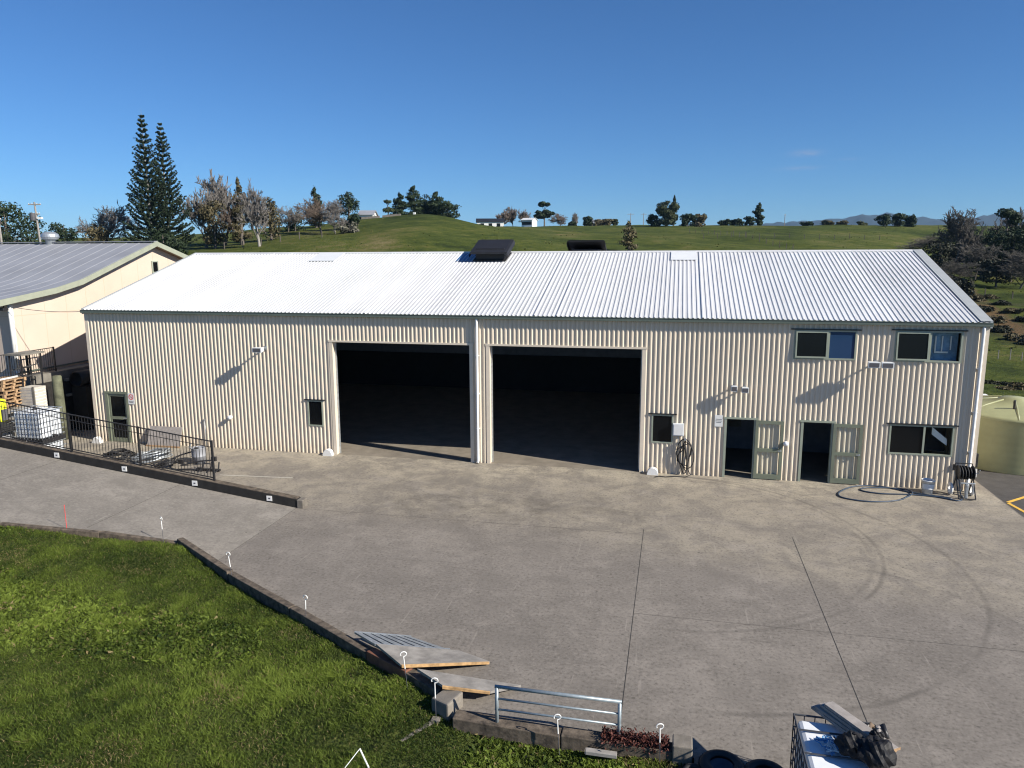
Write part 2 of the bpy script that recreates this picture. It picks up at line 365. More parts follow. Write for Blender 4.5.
# ------------------------------------------------------------------ terrain
fw2 = np.array([math.sin(YAW), math.cos(YAW)]); rt2 = np.array([math.cos(YAW), -math.sin(YAW)])
def uv_xy(u, d):
    k = (u-512)/F_PX
    return CAM[0]+d*(fw2[0]+k*rt2[0]), CAM[1]+d*(fw2[1]+k*rt2[1])
KD = [30, 40, 50, 60, 75, 90, 120, 150, 170, 220, 300, 400, 700, 1500, 7000]
_k = {
 -900: [-.3, -.3, 0, .5, 2, 4, 7.2, 9.5, 10.5, 12.0, 12.5, 12.0, 12, 5, 0],
 0:    [-.3, -.3, 0, .5, 2, 4, 7.2, 9.5, 10.5, 12.0, 12.5, 12.0, 12, 5, 0],
 180:  [-.3, -.3, 0, .6, 2.5, 4.5, 8, 10.4, 11.3, 13., 13, 12.5, 12, 5, 0],
 240:  [-.3, -.3, 0, .8, 2.7, 4.8, 8.6, 11.2, 12.6, 14., 13.5, 13, 12, 5, 0],
 300:  [-.3, -.3, 0, .8, 2.8, 5, 9, 11.9, 14.0, 14.2, 13, 13, 12, 5, 0],
 370:  [-.3, -.3, 0, .8, 2.9, 5.2, 10, 13.4, 15.8, 15.6, 13, 13, 12, 5, 0],
 430:  [-.3, -.3, 0, .8, 3, 5.5, 10.7, 15., 17.3, 15.5, 13, 13, 12, 5, 0],
 480:  [-.3, -.3, 0, .8, 2.9, 5, 9.7, 13., 14.7, 15.3, 18.2, 18, 12, 5, 0],
 540:  [-.3, -.3, 0, .8, 2.6, 4.6, 9, 11, 12, 14.2, 18.4, 19, 12, 5, 0],
 600:  [-.3, -.3, 0, .7, 2.4, 4.2, 8.4, 10.4, 11.4, 13.5, 18.5, 19, 12, 5, 0],
 700:  [-.3, -.3, -.1, .5, 2, 3.8, 7.8, 9.9, 10.9, 13.5, 18.6, 19, 12, 5, 0],
 800:  [-.3, -.3, -.2, .2, 1.6, 3.4, 7, 9.3, 10.5, 13., 18.4, 18.6, 12, 5, 0],
 900:  [-.3, -.3, -.4, -.6, 0, 1.5, 4.5, 7.5, 9, 12, 18.2, 18.2, 12, 5, 0],
 960:  [-.3, -.3, -.6, -1, -.8, -.2, 1.3, 3, 4, 8, 18, 18, 12, 5, 0],
 1030: [-.3, -.4, -.7, -1., -.6, .2, 1.3, 2.4, 3.2, 7, 18, 18, 12, 5, 0],
 1200: [-.3, -.4, -.7, -1., -.6, .3, 1.5, 2.5, 3.3, 7, 18, 18, 12, 5, 0],
 2500: [-.3, -.4, -.7, -1., -.6, .3, 1.5, 2.5, 3.3, 7, 18, 18, 12, 5, 0]}
TU = np.concatenate([np.arange(-900, -60, 40), np.arange(-60, 1120, 8), np.arange(1120, 2501, 60)]).astype(float)
TD = np.concatenate([np.arange(26, 90, 2.), np.arange(90, 340, 3.), np.geomspace(345, 7000, 40)])
ku = sorted(_k)
grid = np.array([np.interp(np.log(TD), np.log(KD), _k[u]) for u in ku])
TZ = np.array([np.interp(TU, ku, grid[:, j]) for j in range(len(TD))]).T
def blur(a, n, ax):
    for _ in range(n):
        p = np.concatenate([a.take([0], ax), a, a.take([-1], ax)], ax)
        a = .25*p.take(range(0, a.shape[ax]), ax)+.5*p.take(range(1, a.shape[ax]+1), ax)+.25*p.take(range(2, a.shape[ax]+2), ax)
    return a
TZ = blur(blur(TZ, 14, 0), 5, 1)
# gentle lumps on the hills
UU, DD = np.meshgrid(TU, TD, indexing='ij'); XX, YY = uv_xy(UU, DD)
lum = (np.sin(XX*.11+1.3*np.sin(YY*.05))*np.cos(YY*.09+XX*.03)*.35+np.sin(XX*.31+YY*.22)*.12)*np.clip((DD-60)/60, 0, 1)*np.clip(1-(DD-400)/300, 0, 1)
TZ = TZ+lum
def T(u, d):
    i = np.interp(u, TU, np.arange(len(TU))); j = np.interp(d, TD, np.arange(len(TD)))
    i0, j0 = int(min(i, len(TU)-2)), int(min(j, len(TD)-2)); a, b = i-i0, j-j0
    return float((TZ[i0, j0]*(1-a)+TZ[i0+1, j0]*a)*(1-b)+(TZ[i0, j0+1]*(1-a)+TZ[i0+1, j0+1]*a)*b)
def at(u, d, dz=0.):
    u = 512+(u-512)*(math.cos(PITCH)-(T(u, d)-CAM[2])/d*math.sin(PITCH)); x, y = uv_xy(u, d); return (float(x), float(y), T(u, d)+dz)
def ypx(z, d): return 253.5-(z-CAM[2])*F_PX/d      # picture height of a far point (for sizes only)
def zpx(y, d, u=512):
    t = (384-y-(512-u)*ROLL)/F_PX; return CAM[2]+d*(t*math.cos(PITCH)-math.sin(PITCH))/(math.cos(PITCH)+t*math.sin(PITCH))
nu, ndp = TZ.shape
idx = np.arange(nu*ndp).reshape(nu, ndp)
loops = np.stack([idx[:-1, :-1], idx[1:, :-1], idx[1:, 1:], idx[:-1, 1:]], -1).ravel()
me = np_mesh('terrain', np.stack([XX, YY, TZ], -1).reshape(-1, 3), 4, loops)
me.polygons.foreach_set('use_smooth', [True]*len(me.polygons))
pA, pB = at(952, 112), at(1050, 66); pC, pD = at(955, 135), at(1030, 70)
dirt = [((pA[0], pA[1]), (pB[0], pB[1]), 3.6, (.05, .045, .022), .8), ((pC[0], pC[1]), (pD[0], pD[1]), 1.8, (.15, .095, .048), .75), (at(925, 104)[:2], at(1090, 99)[:2], 3.0, (.045, .05, .02), .8)]
tm = ground_mat('pasture', [(.40, (.024, .035, .008)), (.47, (.048, .065, .012)), (.53, (.075, .090, .018)), (.58, (.115, .108, .036)), (.64, (.17, .145, .065))], dirt)
struct(link('terrain', me, tm))
# base ground under and behind the site (flat)
b_ = MB(); b_.quad((-60, -60, -.35), (70, -60, -.35), (70, 22, -.35), (-60, 22, -.35)); struct(b_.build('ground', tm))
# rushes and rough tufts over the pasture
def tufts():
    n = 9000; u = rng.uniform(120, 1100, n); d = np.exp(rng.uniform(np.log(62), np.log(300), n)); P = []
    cl = vnoise_(u*.06, np.log(d)*26)
    keep = rng.random(n) < np.clip((cl-.45)*1.6, .02, 1); u, d = u[keep], d[keep]
    base = np.array([at(a, b) for a, b in zip(u, d)]); hh = rng.uniform(.05, .17, len(u)); q = []
    for k in range(3):
        a = rng.uniform(0, 6.28, len(u)); w_ = hh*rng.uniform(.6, 1.3, len(u)); dx, dy = np.cos(a)*w_, np.sin(a)*w_; z0 = np.zeros(len(u))
        q.append(np.stack([base+np.stack([-dx, -dy, z0-.05], -1), base+np.stack([dx, dy, z0-.05], -1), base+np.stack([dx*.6, dy*.6, hh], -1), base+np.stack([-dx*.7, -dy*.7, hh*.8], -1)], 1))
    V = np.concatenate(q).reshape(-1, 3); me = np_mesh('rough_grass', V, 4, np.arange(len(V)), np.repeat(np.tile(rng.random(len(u)), 3), 4)); link('rough_grass', me, 'tuft')['kind'] = 'stuff'
def vnoise_(x, y):
    g = np.random.default_rng(4).random((64, 64)); i, j = np.floor(x).astype(int), np.floor(y).astype(int); a, b = x-i, y-j; G = lambda p, q: g[p % 64, q % 64]
    return (G(i, j)*(1-a)+G(i+1, j)*a)*(1-b)+(G(i, j+1)*(1-a)+G(i+1, j+1)*a)*b
M['tuft'] = leaf_mat('rough_tuft', (.035, .048, .012), (.115, .115, .035))
tufts()
# far mountains
def mountains():
    us = np.arange(640, 1500, 4.); prof = np.interp(us, [640, 700, 740, 780, 830, 850, 862, 880, 893, 910, 930, 960, 990, 1024, 1080, 1200, 1500], [233, 230, 225.5, 222.5, 219.5, 216.5, 215.8, 213.2, 214.8, 217, 219, 219.5, 214.5, 211, 209, 216, 226])
    prof = prof+np.sin(us*.21)*.7+np.sin(us*.53+1)*.5+np.sin(us*1.1)*.3+np.abs(np.sin(us*.09))*-1.2+.6
    V = []; rows = [(3600, 0.), (3900, .35), (4150, .62), (4350, .85), (4500, 1.), (4900, .7), (5600, 0.)]
    for d, k in rows:
        for i, u in enumerate(us):
            top = zpx(prof[i], 4500, u); x, y = uv_xy(512+(u-512)*.985, d)
            V.append((x, y, max(-5, top*k*(1+.08*math.sin(u*.17+d*.01)*(k < 1)) if k else -5)))
    n = len(us); L = []
    for r in range(len(rows)-1):
        for i in range(n-1): L += [r*n+i, r*n+i+1, (r+1)*n+i+1, (r+1)*n+i]
    me = np_mesh('hills', np.array(V), 4, np.array(L)); me.polygons.foreach_set('use_smooth', [True]*len(me.polygons))
    struct(link('hills', me, simple('far_bush', (.008, .020, .026), .95, .4, .006)))  # haze blue also mixed into the forest colour
mountains()
# air
hz = MB(); hz.box(-4500, 7500, -400, 7400, -8, 275)
ho = hz.build('haze', 'white'); ho.data.materials.clear()
hm = bpy.data.materials.new('air'); hm.use_nodes = True; hn = hm.node_tree
hn.nodes.remove(hn.nodes['Principled BSDF'])
pv = nd(hn, 'ShaderNodeVolumePrincipled', {'Color': (.38, .66, 1., 1), 'Density': .00006, 'Anisotropy': .0}); hn.links.new(pv.outputs[0], hn.nodes['Material Output'].inputs['Volume'])
ho.data.materials.append(hm); ho['kind'] = 'stuff'

# ------------------------------------------------------------------ yard, ramp, asphalt
def zr(x): return max(0., .125*(12.34-x)) if x > -9.7 else 2.755
KX = [-14, 0, 6.4, 8.83, 10.91, 19.72, 20.05, 24]; KY = [-15.5, -12.6, -10.58, -9.92, -9.54, -14.50, -15.0, -15.14]
def yk(x): return float(np.interp(x, KX, KY))
def poly_sheet(name, pts, zf, mat):
    bm = bmesh.new(); vs_ = [bm.verts.new((x, y, zf(x))) for x, y in pts]; f = bm.faces.new(vs_)
    if f.normal.z < 0: f.normal_flip()
    bmesh.ops.triangulate(bm, faces=[f]); me = bpy.data.meshes.new(name); bm.to_mesh(me); bm.free()
    return struct(link(name, me, mat))
poly_sheet('yard', [(-3.6, 16), (33.55, 16), (33.55, -45), (23.95, -45), (23.95, yk(23.95)), (20.05, yk(20.05)), (19.72, yk(19.72)), (12.34, yk(12.34)), (12.34, -5.98), (-3.6, -5.98)], lambda x: 0., 'yard')
poly_sheet('ramp', [(12.34, -5.98), (12.34, yk(12.34)), (10.91, yk(10.91)), (8.83, yk(8.83)), (6.4, yk(6.4)), (0, yk(0)), (-9.7, yk(-9.7)), (-9.7, -5.98)], zr, 'rampc')
b_ = MB(); b_.quad((33.556, -45, -.025), (64, -45, -.025), (64, 9, -.025), (33.556, 9, -.025)); struct(b_.build('asphalt', 'asphalt'))
# painted lines on asphalt, each a sheet
def strip(name, a, b, wd, z, mat, zf=None):
    a = Vector((a[0], a[1], 0)); b = Vector((b[0], b[1], 0)); t = (b-a).normalized(); n = Vector((-t.y, t.x, 0))*wd/2
    q = [a-n, b-n, b+n, a+n]; bb = MB(); bb.quad(*[(p.x, p.y, (zf(p.x) if zf else 0)+z) for p in q]); return struct(bb.build(name, mat))
strip('painted_line', (33.72, -.92), (36.6, 1.7), .11, -.020, 'yellow_paint'); strip('painted_line', (33.70, -1.0), (34.6, -6.5), .11, -.016, 'yellow_paint')
strip('painted_line', (7.96, -3.38), (10.67, -3.18), .06, .005, 'line_white')
# joints sawn in the concrete
for xx, y0, y1 in ((22.78, -14.9, -5.6), (26.76, -45, -5.4), (18.6, -13.7, -8.6), (30.6, -45, -3.0)):
    if xx in (22.78, 26.76): strip('joint', (xx, y0), (xx, y1), .012, .004, 'joint')
for yy, x0, x1 in ((-10.65, 22.8, 33.5),): strip('joint', (x0, yy), (x1, yy), .008, .0045, 'joint_pale')
for xx in (3.95, 8.35): strip('joint', (xx, yk(xx)+.2), (xx, -6.0), .012, .004, 'joint', zr)
strip('joint', (12.6, -5.99), (22.7, -5.99), .009, .0042, 'joint_pale')
strip('joint', (12.33, yk(12.34)+.2), (12.33, -6.0), .012, .0045, 'joint')
# asphalt edge of the slab
b_ = MB(); b_.box(33.545, 33.58, -45, 16, -.3, .001); struct(b_.build('kerb_strip', 'conc_block'))

# ------------------------------------------------------------------ foreground grass bank
def gz(x, y):
    dk = max(0., yk(x)-y)
    return (zr(x) if x > -9.7 else 2.755)-.06-.03*min(dk, 3)+.05*math.sin(x*1.3+y*.7)+.04*math.sin(x*.6-y*1.9)
gx = np.arange(-12, 23.96, .4); gt = np.concatenate([np.linspace(.0, 6, 26), np.linspace(7, 32, 10)])
V = []; 
for x in gx:
    for t in gt: y = yk(x)-.02-t; V.append((x, y, gz(x, y)))
n = len(gt); ix = np.arange(len(V)).reshape(len(gx), n)
me = np_mesh('grass_bank', np.array(V), 4, np.stack([ix[:-1, :-1], ix[:-1, 1:], ix[1:, 1:], ix[1:, :-1]], -1).ravel())
me.polygons.foreach_set('use_smooth', [True]*len(me.polygons))
struct(link('grass_bank', me, ground_mat('bank_soil', [(.35, (.025, .035, .010)), (.55, (.06, .075, .018)), (.7, (.11, .095, .04))])))
def vnoise(x, y, s, seed):
    r_ = np.random.default_rng(seed); g = r_.random((64, 64)); fx, fy = x/s, y/s
    i, j = np.floor(fx).astype(int), np.floor(fy).astype(int); a, b = fx-i, fy-j; a = a*a*(3-2*a); b = b*b*(3-2*b)
    G = lambda p, q: g[p % 64, q % 64]
    return (G(i, j)*(1-a)+G(i+1, j)*a)*(1-b)+(G(i, j+1)*(1-a)+G(i+1, j+1)*a)*b
def grass():
    NB = 640000
    x = rng.uniform(1.5, 23.9, NB); ykx = np.interp(x, KX, KY); y = ykx-.10-rng.random(NB)**1.0*9.5
    # keep only what the frame and a step beside it can see
    keep = y > np.interp(x, [0, 10, 14, 20, 24], [-17.5, -19, -19.2, -18.2, -17.4]); x, y = x[keep], y[keep]
    n1 = vnoise(x, y, 1.1, 1); n2 = vnoise(x, y, .33, 2); n3 = vnoise(x, y, 2.7, 3)
    keep = rng.random(len(x)) < .35+.65*np.clip(n2*1.5, 0, 1); x, y, n1, n2, n3 = [a[keep] for a in (x, y, n1, n2, n3)]
    N_ = len(x)
    z = np.where(x > -9.7, np.maximum(0, .125*(12.34-x)), 2.755)-.07-.03*np.minimum(np.interp(x, KX, KY)-y, 3)+.05*np.sin(x*1.3+y*.7)+.04*np.sin(x*.6-y*1.9)
    h = (.03+.10*n1*n2*n2+.045*rng.random(N_)); wd = .006+.010*rng.random(N_)
    weed = (n3 > .62) & (rng.random(N_) < .16); wd = np.where(weed, .035+.05*rng.random(N_), wd); h = np.where(weed, h*.7+.03, h)
    a = rng.uniform(0, 2*np.pi, N_); lean = h*(.3+1.1*rng.random(N_)); la = rng.uniform(0, 2*np.pi, N_)+n3*3
    ca, sa = np.cos(a)*wd/2, np.sin(a)*wd/2
    base = np.stack([x, y, z], -1); tip = base+np.stack([np.cos(la)*lean, np.sin(la)*lean, h], -1); mid = base+np.stack([np.cos(la)*lean*.35, np.sin(la)*lean*.35, h*.62], -1)
    s_ = np.stack([ca, sa, np.zeros(N_)], -1)
    V = np.stack([base-s_*.6, mid+s_, tip, mid-s_], 1).reshape(-1, 3)
    tone = np.clip(-.02+.62*n1+.5*(rng.random(N_)-.5)+.45*(n3-.5)+.55*(n2-.5)+.15, 0, .84); n4 = vnoise(x, y, .8, 8); tone = np.where((n4 > .80) & (rng.random(N_) < .22) | (rng.random(N_) < .03), .95, tone); tone = np.repeat(tone, 4)
    me = np_mesh('grass', V, 4, np.arange(N_*4), tone); o = link('grass', me, 'blade'); o['kind'] = 'stuff'
grass()

# ------------------------------------------------------------------ corrugated sheets
PITCH_R = .16
def profile(L, hgt, openx=(), tall=(), wall=False):
    """(s, out) corner points of a trapezoid rib profile along length L"""
    p = []; k = int(L/PITCH_R)
    for i in range(k):
        s = i*PITCH_R; hh = hgt*(1.7 if i in tall else 1.)
        p += [(s+.05, 0.), (s+.066, hh), (s+.106, hh), (s+.122, 0.)] if not wall else [(s+.035, 0.), (s+.075, hh), (s+.112, hh), (s+.152, 0.)]
    p = [(0., 0.)]+p+[(L, 0.)]
    xs = [a for a, _ in p]
    for ox in openx:
        if 0 < ox < L:
            j = next(i for i, a in enumerate(xs) if a >= ox)
            if abs(xs[j]-ox) > 1e-5:
                (a0, h0), (a1, h1) = p[j-1], p[j]; p.insert(j, (ox, h0+(h1-h0)*(ox-a0)/(a1-a0))); xs.insert(j, ox)
    return p
def corr_wall(mb, L, topf, openings, xf, hgt=.036, z0=0., tall=()):
    pr = profile(L, hgt, [o[0] for o in openings]+[o[1] for o in openings], tall, True)
    for (a, ha), (b, hb) in zip(pr, pr[1:]):
        if b-a < 1e-6: continue
        mid = (a+b)/2; cuts = sorted((o[2], o[3]) for o in openings if o[0] < mid < o[1]); z = z0; spans = []
        for c0, c1 in cuts:
            if c0 > z: spans.append((z, c0))
            z = max(z, c1)
        spans.append((z, None))
        for s0, s1 in spans:
            ta, tb = (s1, s1) if s1 is not None else (topf(a), topf(b))
            mb.quad(xf(a, ha, s0), xf(b, hb, s0), xf(b, hb, tb), xf(a, ha, ta))

# ------------------------------------------------------------------ the workshop building
W, H, RY, RZ = 33.0, 5.484, 7.548, 7.690
bld = thing('workshop_building', 'long cream corrugated steel workshop with white roof and two open roller doors', 'building', (0, 0, 0))
KS = (RZ-H)/RY
OP = dict(L=(10.83, 16.2, 0, 4.385), Rr=(16.95, 22.38, 0, 4.385), D1=(25.26, 26.21, 0, 2.10), D2=(27.73, 28.67, 0, 2.10), D0=(.66, 1.60, 0, 2.07),
          u1=(27.30, 29.20, 4.19, 5.14), u2=(30.35, 32.30, 4.19, 5.17), lw=(30.42, 32.32, 1.13, 2.11), s1=(9.69, 10.31, 1.10, 2.10), s2=(22.77, 23.49, 1.11, 2.11))
mb = MB(); corr_wall(mb, W, lambda s: H, list(OP.values()), lambda s, o, z: (s, -o, z)); mb.build('front_wall', 'cream', bld)
gtop = lambda s: H+KS*min(s, 2*RY-s)
mb = MB(); corr_wall(mb, 2*RY, gtop, [], lambda s, o, z: (W+o, s, z)); mb.build('end_wall', 'cream', bld)
mb = MB(); corr_wall(mb, 2*RY, gtop, [], lambda s, o, z: (-o, s, z)); mb.build('end_wall', 'cream', bld)
mb = MB(); corr_wall(mb, W, lambda s: H, [], lambda s, o, z: (s, 2*RY+o, z)); mb.build('rear_wall', 'cream', bld)
cs = math.cos(math.atan(KS)); sn = math.sin(math.atan(KS))
for sgn, nm in ((1, 'front'), (-1, 'rear')):
    mb = MB(); pr = profile(W+.1, .023, (), (27, 33, 70, 76, 116, 121, 152))
    for (a, ha), (b, hb) in zip(pr, pr[1:]):
        def P(s, o, y): 
            z = H+KS*y+.012; yy = y-o*sn; zz = z+o*cs
            return (s-.05, yy if sgn > 0 else 2*RY-yy, zz)
        mb.quad(P(a, ha, -.09), P(b, hb, -.09), P(b, hb, RY), P(a, ha, RY))
    mb.build('roof', 'roof', bld)
# ridge cap: flat folded flashing over the ribs
mb = MB()
for sgn in (1, -1):
    yy = lambda y: y if sgn > 0 else 2*RY-y
    mb.quad((-.06, yy(RY-.17), RZ-.17*KS+.052), (W+.06, yy(RY-.17), RZ-.17*KS+.052), (W+.06, RY, RZ+.060), (-.06, RY, RZ+.060))
    mb.quad((-.06, yy(RY-.17), RZ-.17*KS+.052), (W+.06, yy(RY-.17), RZ-.17*KS+.052), (W+.06, yy(RY-.175), RZ-.17*KS+.02), (-.06, yy(RY-.175), RZ-.17*KS+.02))
mb.build('ridge_cap', 'roof', bld)
# gutter with its rolled lip, downpipes
mb = MB(); mb.box(-.07, W+.07, -.185, -.045, H-.135, H-.018); mb.build('gutter', 'trim', bld, bevel=.008)
mb = MB(); mb.tube([(-.07, -.19, H-.022), (W+.07, -.19, H-.022)], .012, 6); mb.build('gutter_lip', 'trim', bld)
mb = MB(); mb.box(-.01, W+.01, 2*RY+.045, 2*RY+.18, H-.135, H-.018); mb.build('gutter', 'trim', bld)
for px_, mt_ in ((16.50, 'white'), (32.84, 'white')):
    mb = MB(); mb.tube([(px_, -.115, H-.12), (px_, -.115, H-.25), (px_, -.105, .12), (px_, -.17, .03)], .05, 10); dp = mb.build('downpipe', mt_, bld, smooth=True)
    for zz in (1.3, 2.6, 4.0): mb = MB(); mb.box(px_-.07, px_+.07, -.118, -.028, zz, zz+.03); mb.build('pipe_bracket', 'white', dp)
# barge flashings along both gables
for xx in (-.085, W+.005):
    for sgn in (1, -1):
        yy = lambda y: y if sgn > 0 else 2*RY-y
        mb = MB(); z = lambda y: H+KS*y
        wdt = .08
        P0 = [(xx, yy(-.09), z(-.09)-.16), (xx+wdt, yy(-.09), z(-.09)-.16), (xx+wdt, yy(RY), RZ-.16), (xx, yy(RY), RZ-.16)]
        P1 = [(a, b, c+.225) for a, b, c in P0]
        mb.hexa(P0, P1); mb.build('barge_board', 'barge', bld)
# flat top of right barge seen from the yard
mb = MB(); z = lambda y: H+KS*y+.066
mb.hexa([(W-.26, -.085, z(-.085)-.012), (W+.085, -.085, z(-.085)-.012), (W+.085, RY-.02, z(RY-.02)-.012), (W-.26, RY-.02, z(RY-.02)-.012)],
        [(W-.26, -.085, z(-.085)), (W+.085, -.085, z(-.085)), (W+.085, RY-.02, z(RY-.02)), (W-.26, RY-.02, z(RY-.02))]); mb.build('barge_cap', 'barge', bld)
# corner and door flashings
mb = MB(); mb.box(-.035, .10, -.034, .0, .02, H-.14); mb.build('corner_flashing', 'cream_flash', bld)
mb = MB(); mb.box(W-.10, W+.035, -.034, .0, .02, H-.14); mb.build('corner_flashing', 'cream_flash', bld)
for (x0, x1, _, z1) in (OP['L'], OP['Rr']):
    fr = MB(); fr.box(x0-.13, x0+.002, -.042, .16, .0, z1); fr.box(x1-.002, x1+.13, -.042, .16, .0, z1); fr.box(x0-.16, x1+.16, -.052, .16, z1-.002, z1+.07)
    fr.build('roller_door_surround', 'cream_flash', bld)
    tr = MB(); tr.tube([(x0+.05, .45, z1+.25), (x1-.05, .45, z1+.25)], .22, 14); o = tr.build('roller_drum', 'galv', bld, smooth=True)
    for xk in (x0+.003, x1-.05): tr = MB(); tr.box(xk, xk+.047, .165, .22, 0, z1); tr.build('roller_track', 'galv', bld)
# interior
mb = MB(); mb.quad((.02, .02, .004), (W-.02, .02, .004), (W-.02, 2*RY-.02, .004), (.02, 2*RY-.02, .004)); mb.build('floor', 'floor', bld)
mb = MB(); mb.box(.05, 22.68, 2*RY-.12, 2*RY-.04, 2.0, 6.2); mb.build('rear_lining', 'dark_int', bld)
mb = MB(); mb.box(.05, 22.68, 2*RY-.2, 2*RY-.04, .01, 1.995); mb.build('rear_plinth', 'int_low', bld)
mb = MB(); mb.box(22.6, 22.7, .05, 2*RY-.05, .01, 5.5); mb.build('partition', 'dark_int', bld)
mb = MB(); mb.box(22.72, W-.05, .06, 2*RY-.05, 2.7, 2.9); mb.build('upper_floor', 'dark_int', bld)
mb = MB(); mb.box(22.72, W-.05, 4.0, 4.1, .01, 2.69); mb.build('inner_wall', 'dark_int', bld)
mb = MB(); mb.box(25.65, 26.12, 3.94, 3.985, .9, 1.9); mb.build('notice_board', 'dock', bld)
mb = MB(); mb.box(28.3, 28.7, 3.5, 3.95, 1.55, 1.75); mb.build('shelf', 'pallet', bld)
# windows
def window(op, split, awning, head=True, panes=('pane', 'pane_blue')):
    x0, x1, z0, z1 = op; fw = .042
    mb = MB(); y0, y1 = -.046, .045
    mb.box(x0-.01, x1+.01, y0, y1, z0-.01, z0+fw); mb.box(x0-.01, x1+.01, y0, y1, z1-fw, z1+.01)
    mb.box(x0-.01, x0+fw, y0, y1, z0+fw, z1-fw); mb.box(x1-fw, x1+.01, y0, y1, z0+fw, z1-fw)
    if split: mb.box(split-.03, split+.03, y0, y1, z0+fw, z1-fw)
    wo = mb.build('window', 'frame', bld)
    if head:
        mb = MB(); mb.box(x0-.12, x1+.12, -.075, -.03, z1+.012, z1+.05); mb.build('head_flashing', 'black', wo)
    sides = [(x0+fw, split-.03), (split+.03, x1-fw)] if split else [(x0+fw, x1-fw)]
    for k, (a, b) in enumerate(sides):
        if awning and k == 0:
            an = R(2.2); hgt = z1-z0-2*fw; zt = z1-fw
            def Q(x, t, o): return (x, -.042-math.sin(an)*t-o*math.cos(an), zt-math.cos(an)*t-o*-math.sin(an)*0-o*math.sin(an)*-1)
            def slab(x_0, x_1, t0, t1, o0, o1, m_): m_.hexa([Q(x_0, t0, o0), Q(x_1, t0, o0), Q(x_1, t1, o0), Q(x_0, t1, o0)], [Q(x_0, t0, o1), Q(x_1, t0, o1), Q(x_1, t1, o1), Q(x_0, t1, o1)])
            sm = MB(); slab(a, b, 0, .04, 0, .035, sm); slab(a, b, hgt-.05, hgt, 0, .035, sm); slab(a, a+.045, .04, hgt-.05, 0, .035, sm); slab(b-.045, b, .04, hgt-.05, 0, .035, sm)
            sm.build('sash', 'frame', wo); pm = MB(); slab(a+.045, b-.045, .04, hgt-.05, .012, .018, pm); pm.build('pane', panes[0], wo)
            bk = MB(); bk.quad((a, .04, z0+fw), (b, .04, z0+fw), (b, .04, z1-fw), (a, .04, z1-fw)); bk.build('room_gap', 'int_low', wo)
        else:
            pm = MB(); pm.box(a, b, -.02, -.012, z0+fw, z1-fw); pm.build('pane', panes[min(k, len(panes)-1)], wo)
    return wo
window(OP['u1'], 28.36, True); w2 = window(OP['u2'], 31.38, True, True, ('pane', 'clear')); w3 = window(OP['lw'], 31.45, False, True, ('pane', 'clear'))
mb = MB(); mb.quad((31.40, .30, 4.2), (32.28, .30, 4.2), (32.28, .30, 5.15), (31.40, .30, 5.15)); mb.build('blind', 'blind_blue', w2)  # added blue board behind the clear pane, imitating its blue reflection
mb = MB(); mb.box(31.60, 31.64, .24, .28, 4.45, 5.0); mb.box(31.641, 32.0, .24, .28, 4.45, 4.50); mb.box(31.80, 31.83, .24, .28, 4.501, 5.0); mb.box(32.05, 32.08, .24, .28, 4.55, 5.0); mb.build('inner_frame', 'white', w2)  # white bars added to imitate a frame reflected in the pane
mb = MB(); mb.quad((31.47, .60, 1.14), (32.30, .60, 1.14), (32.30, .60, 2.1), (31.47, .60, 2.1)); mb.build('room_screen', 'int_low', w3)  # dark board added behind the clear pane so the glass reads dark
mb = MB(); mb.hexa([(31.72, .10, 1.80), (32.18, .10, 1.45), (32.18, .14, 1.45), (31.72, .14, 1.80)], [(31.72, .10, 2.04), (32.18, .10, 1.66), (32.18, .14, 1.66), (31.72, .14, 2.04)]); mb.build('inner_panel', 'white', w3); window(OP['s1'], None, False, True, ('pane',)); window(OP['s2'], None, False, True, ('pane',))  # white panel added to imitate the pale reflection in the low window
# the boards and white shapes behind the right-hand panes imitate reflections
# doors
def leaf(parent, w_, h_, mat, pane, xf, name='door', handle_side=1, zrail=.95):
    mb = MB()
    def B(x0, x1, y0, y1, z0, z1, m_):
        bot = [xf(x0, y0, z0), xf(x1, y0, z0), xf(x1, y1, z0), xf(x0, y1, z0)]; top = [xf(x0, y0, z1), xf(x1, y0, z1), xf(x1, y1, z1), xf(x0, y1, z1)]; m_.hexa(bot, top)
    st = .09
    B(0, st, 0, .04, 0, h_, mb); B(w_-st, w_, 0, .04, 0, h_, mb); B(st, w_-st, 0, .04, 0, .17, mb); B(st, w_-st, 0, .04, h_-.11, h_, mb); B(st, w_-st, 0, .04, zrail, zrail+.12, mb)
    d = mb.build(name, mat, parent)
    for (z0, z1) in ((.17, zrail), (zrail+.12, h_-.11)):
        pm = MB(); B(st, w_-st, .016, .022, z0, z1, pm); pm.build('pane', pane, d)
    hm_ = MB(); hx = w_-.06 if handle_side > 0 else .06
    B(hx-.02, hx+.02, -.05, .0, zrail+.05, zrail+.09, hm_); B(hx-.10 if handle_side > 0 else hx-.02, hx+.02 if handle_side > 0 else hx+.10, -.065, -.045, zrail+.055, zrail+.085, hm_); hm_.build('handle', 'galv', d)
    return d
for key in ('D1', 'D2'):
    x0, x1, _, z1 = OP[key]
    mb = MB(); mb.box(x0-.05, x0+.03, -.05, .09, .0, z1); mb.box(x1-.03, x1+.05, -.05, .09, .0, z1); mb.box(x0-.09, x1+.09, -.06, .09, z1-.035, z1+.03); mb.build('door_frame', 'frame', bld)
    an = R(1.2 if key == 'D1' else 1.6)
    def xf(x, y, z, x1=x1, an=an): return (x1+.02+x*math.cos(an)+y*math.sin(an), -.085-x*math.sin(an)+y*math.cos(an), z+.03)
    leaf(bld, .90, 2.03, 'door_green', 'clear', xf, 'open_door')
x0, x1, _, z1 = OP['D0']
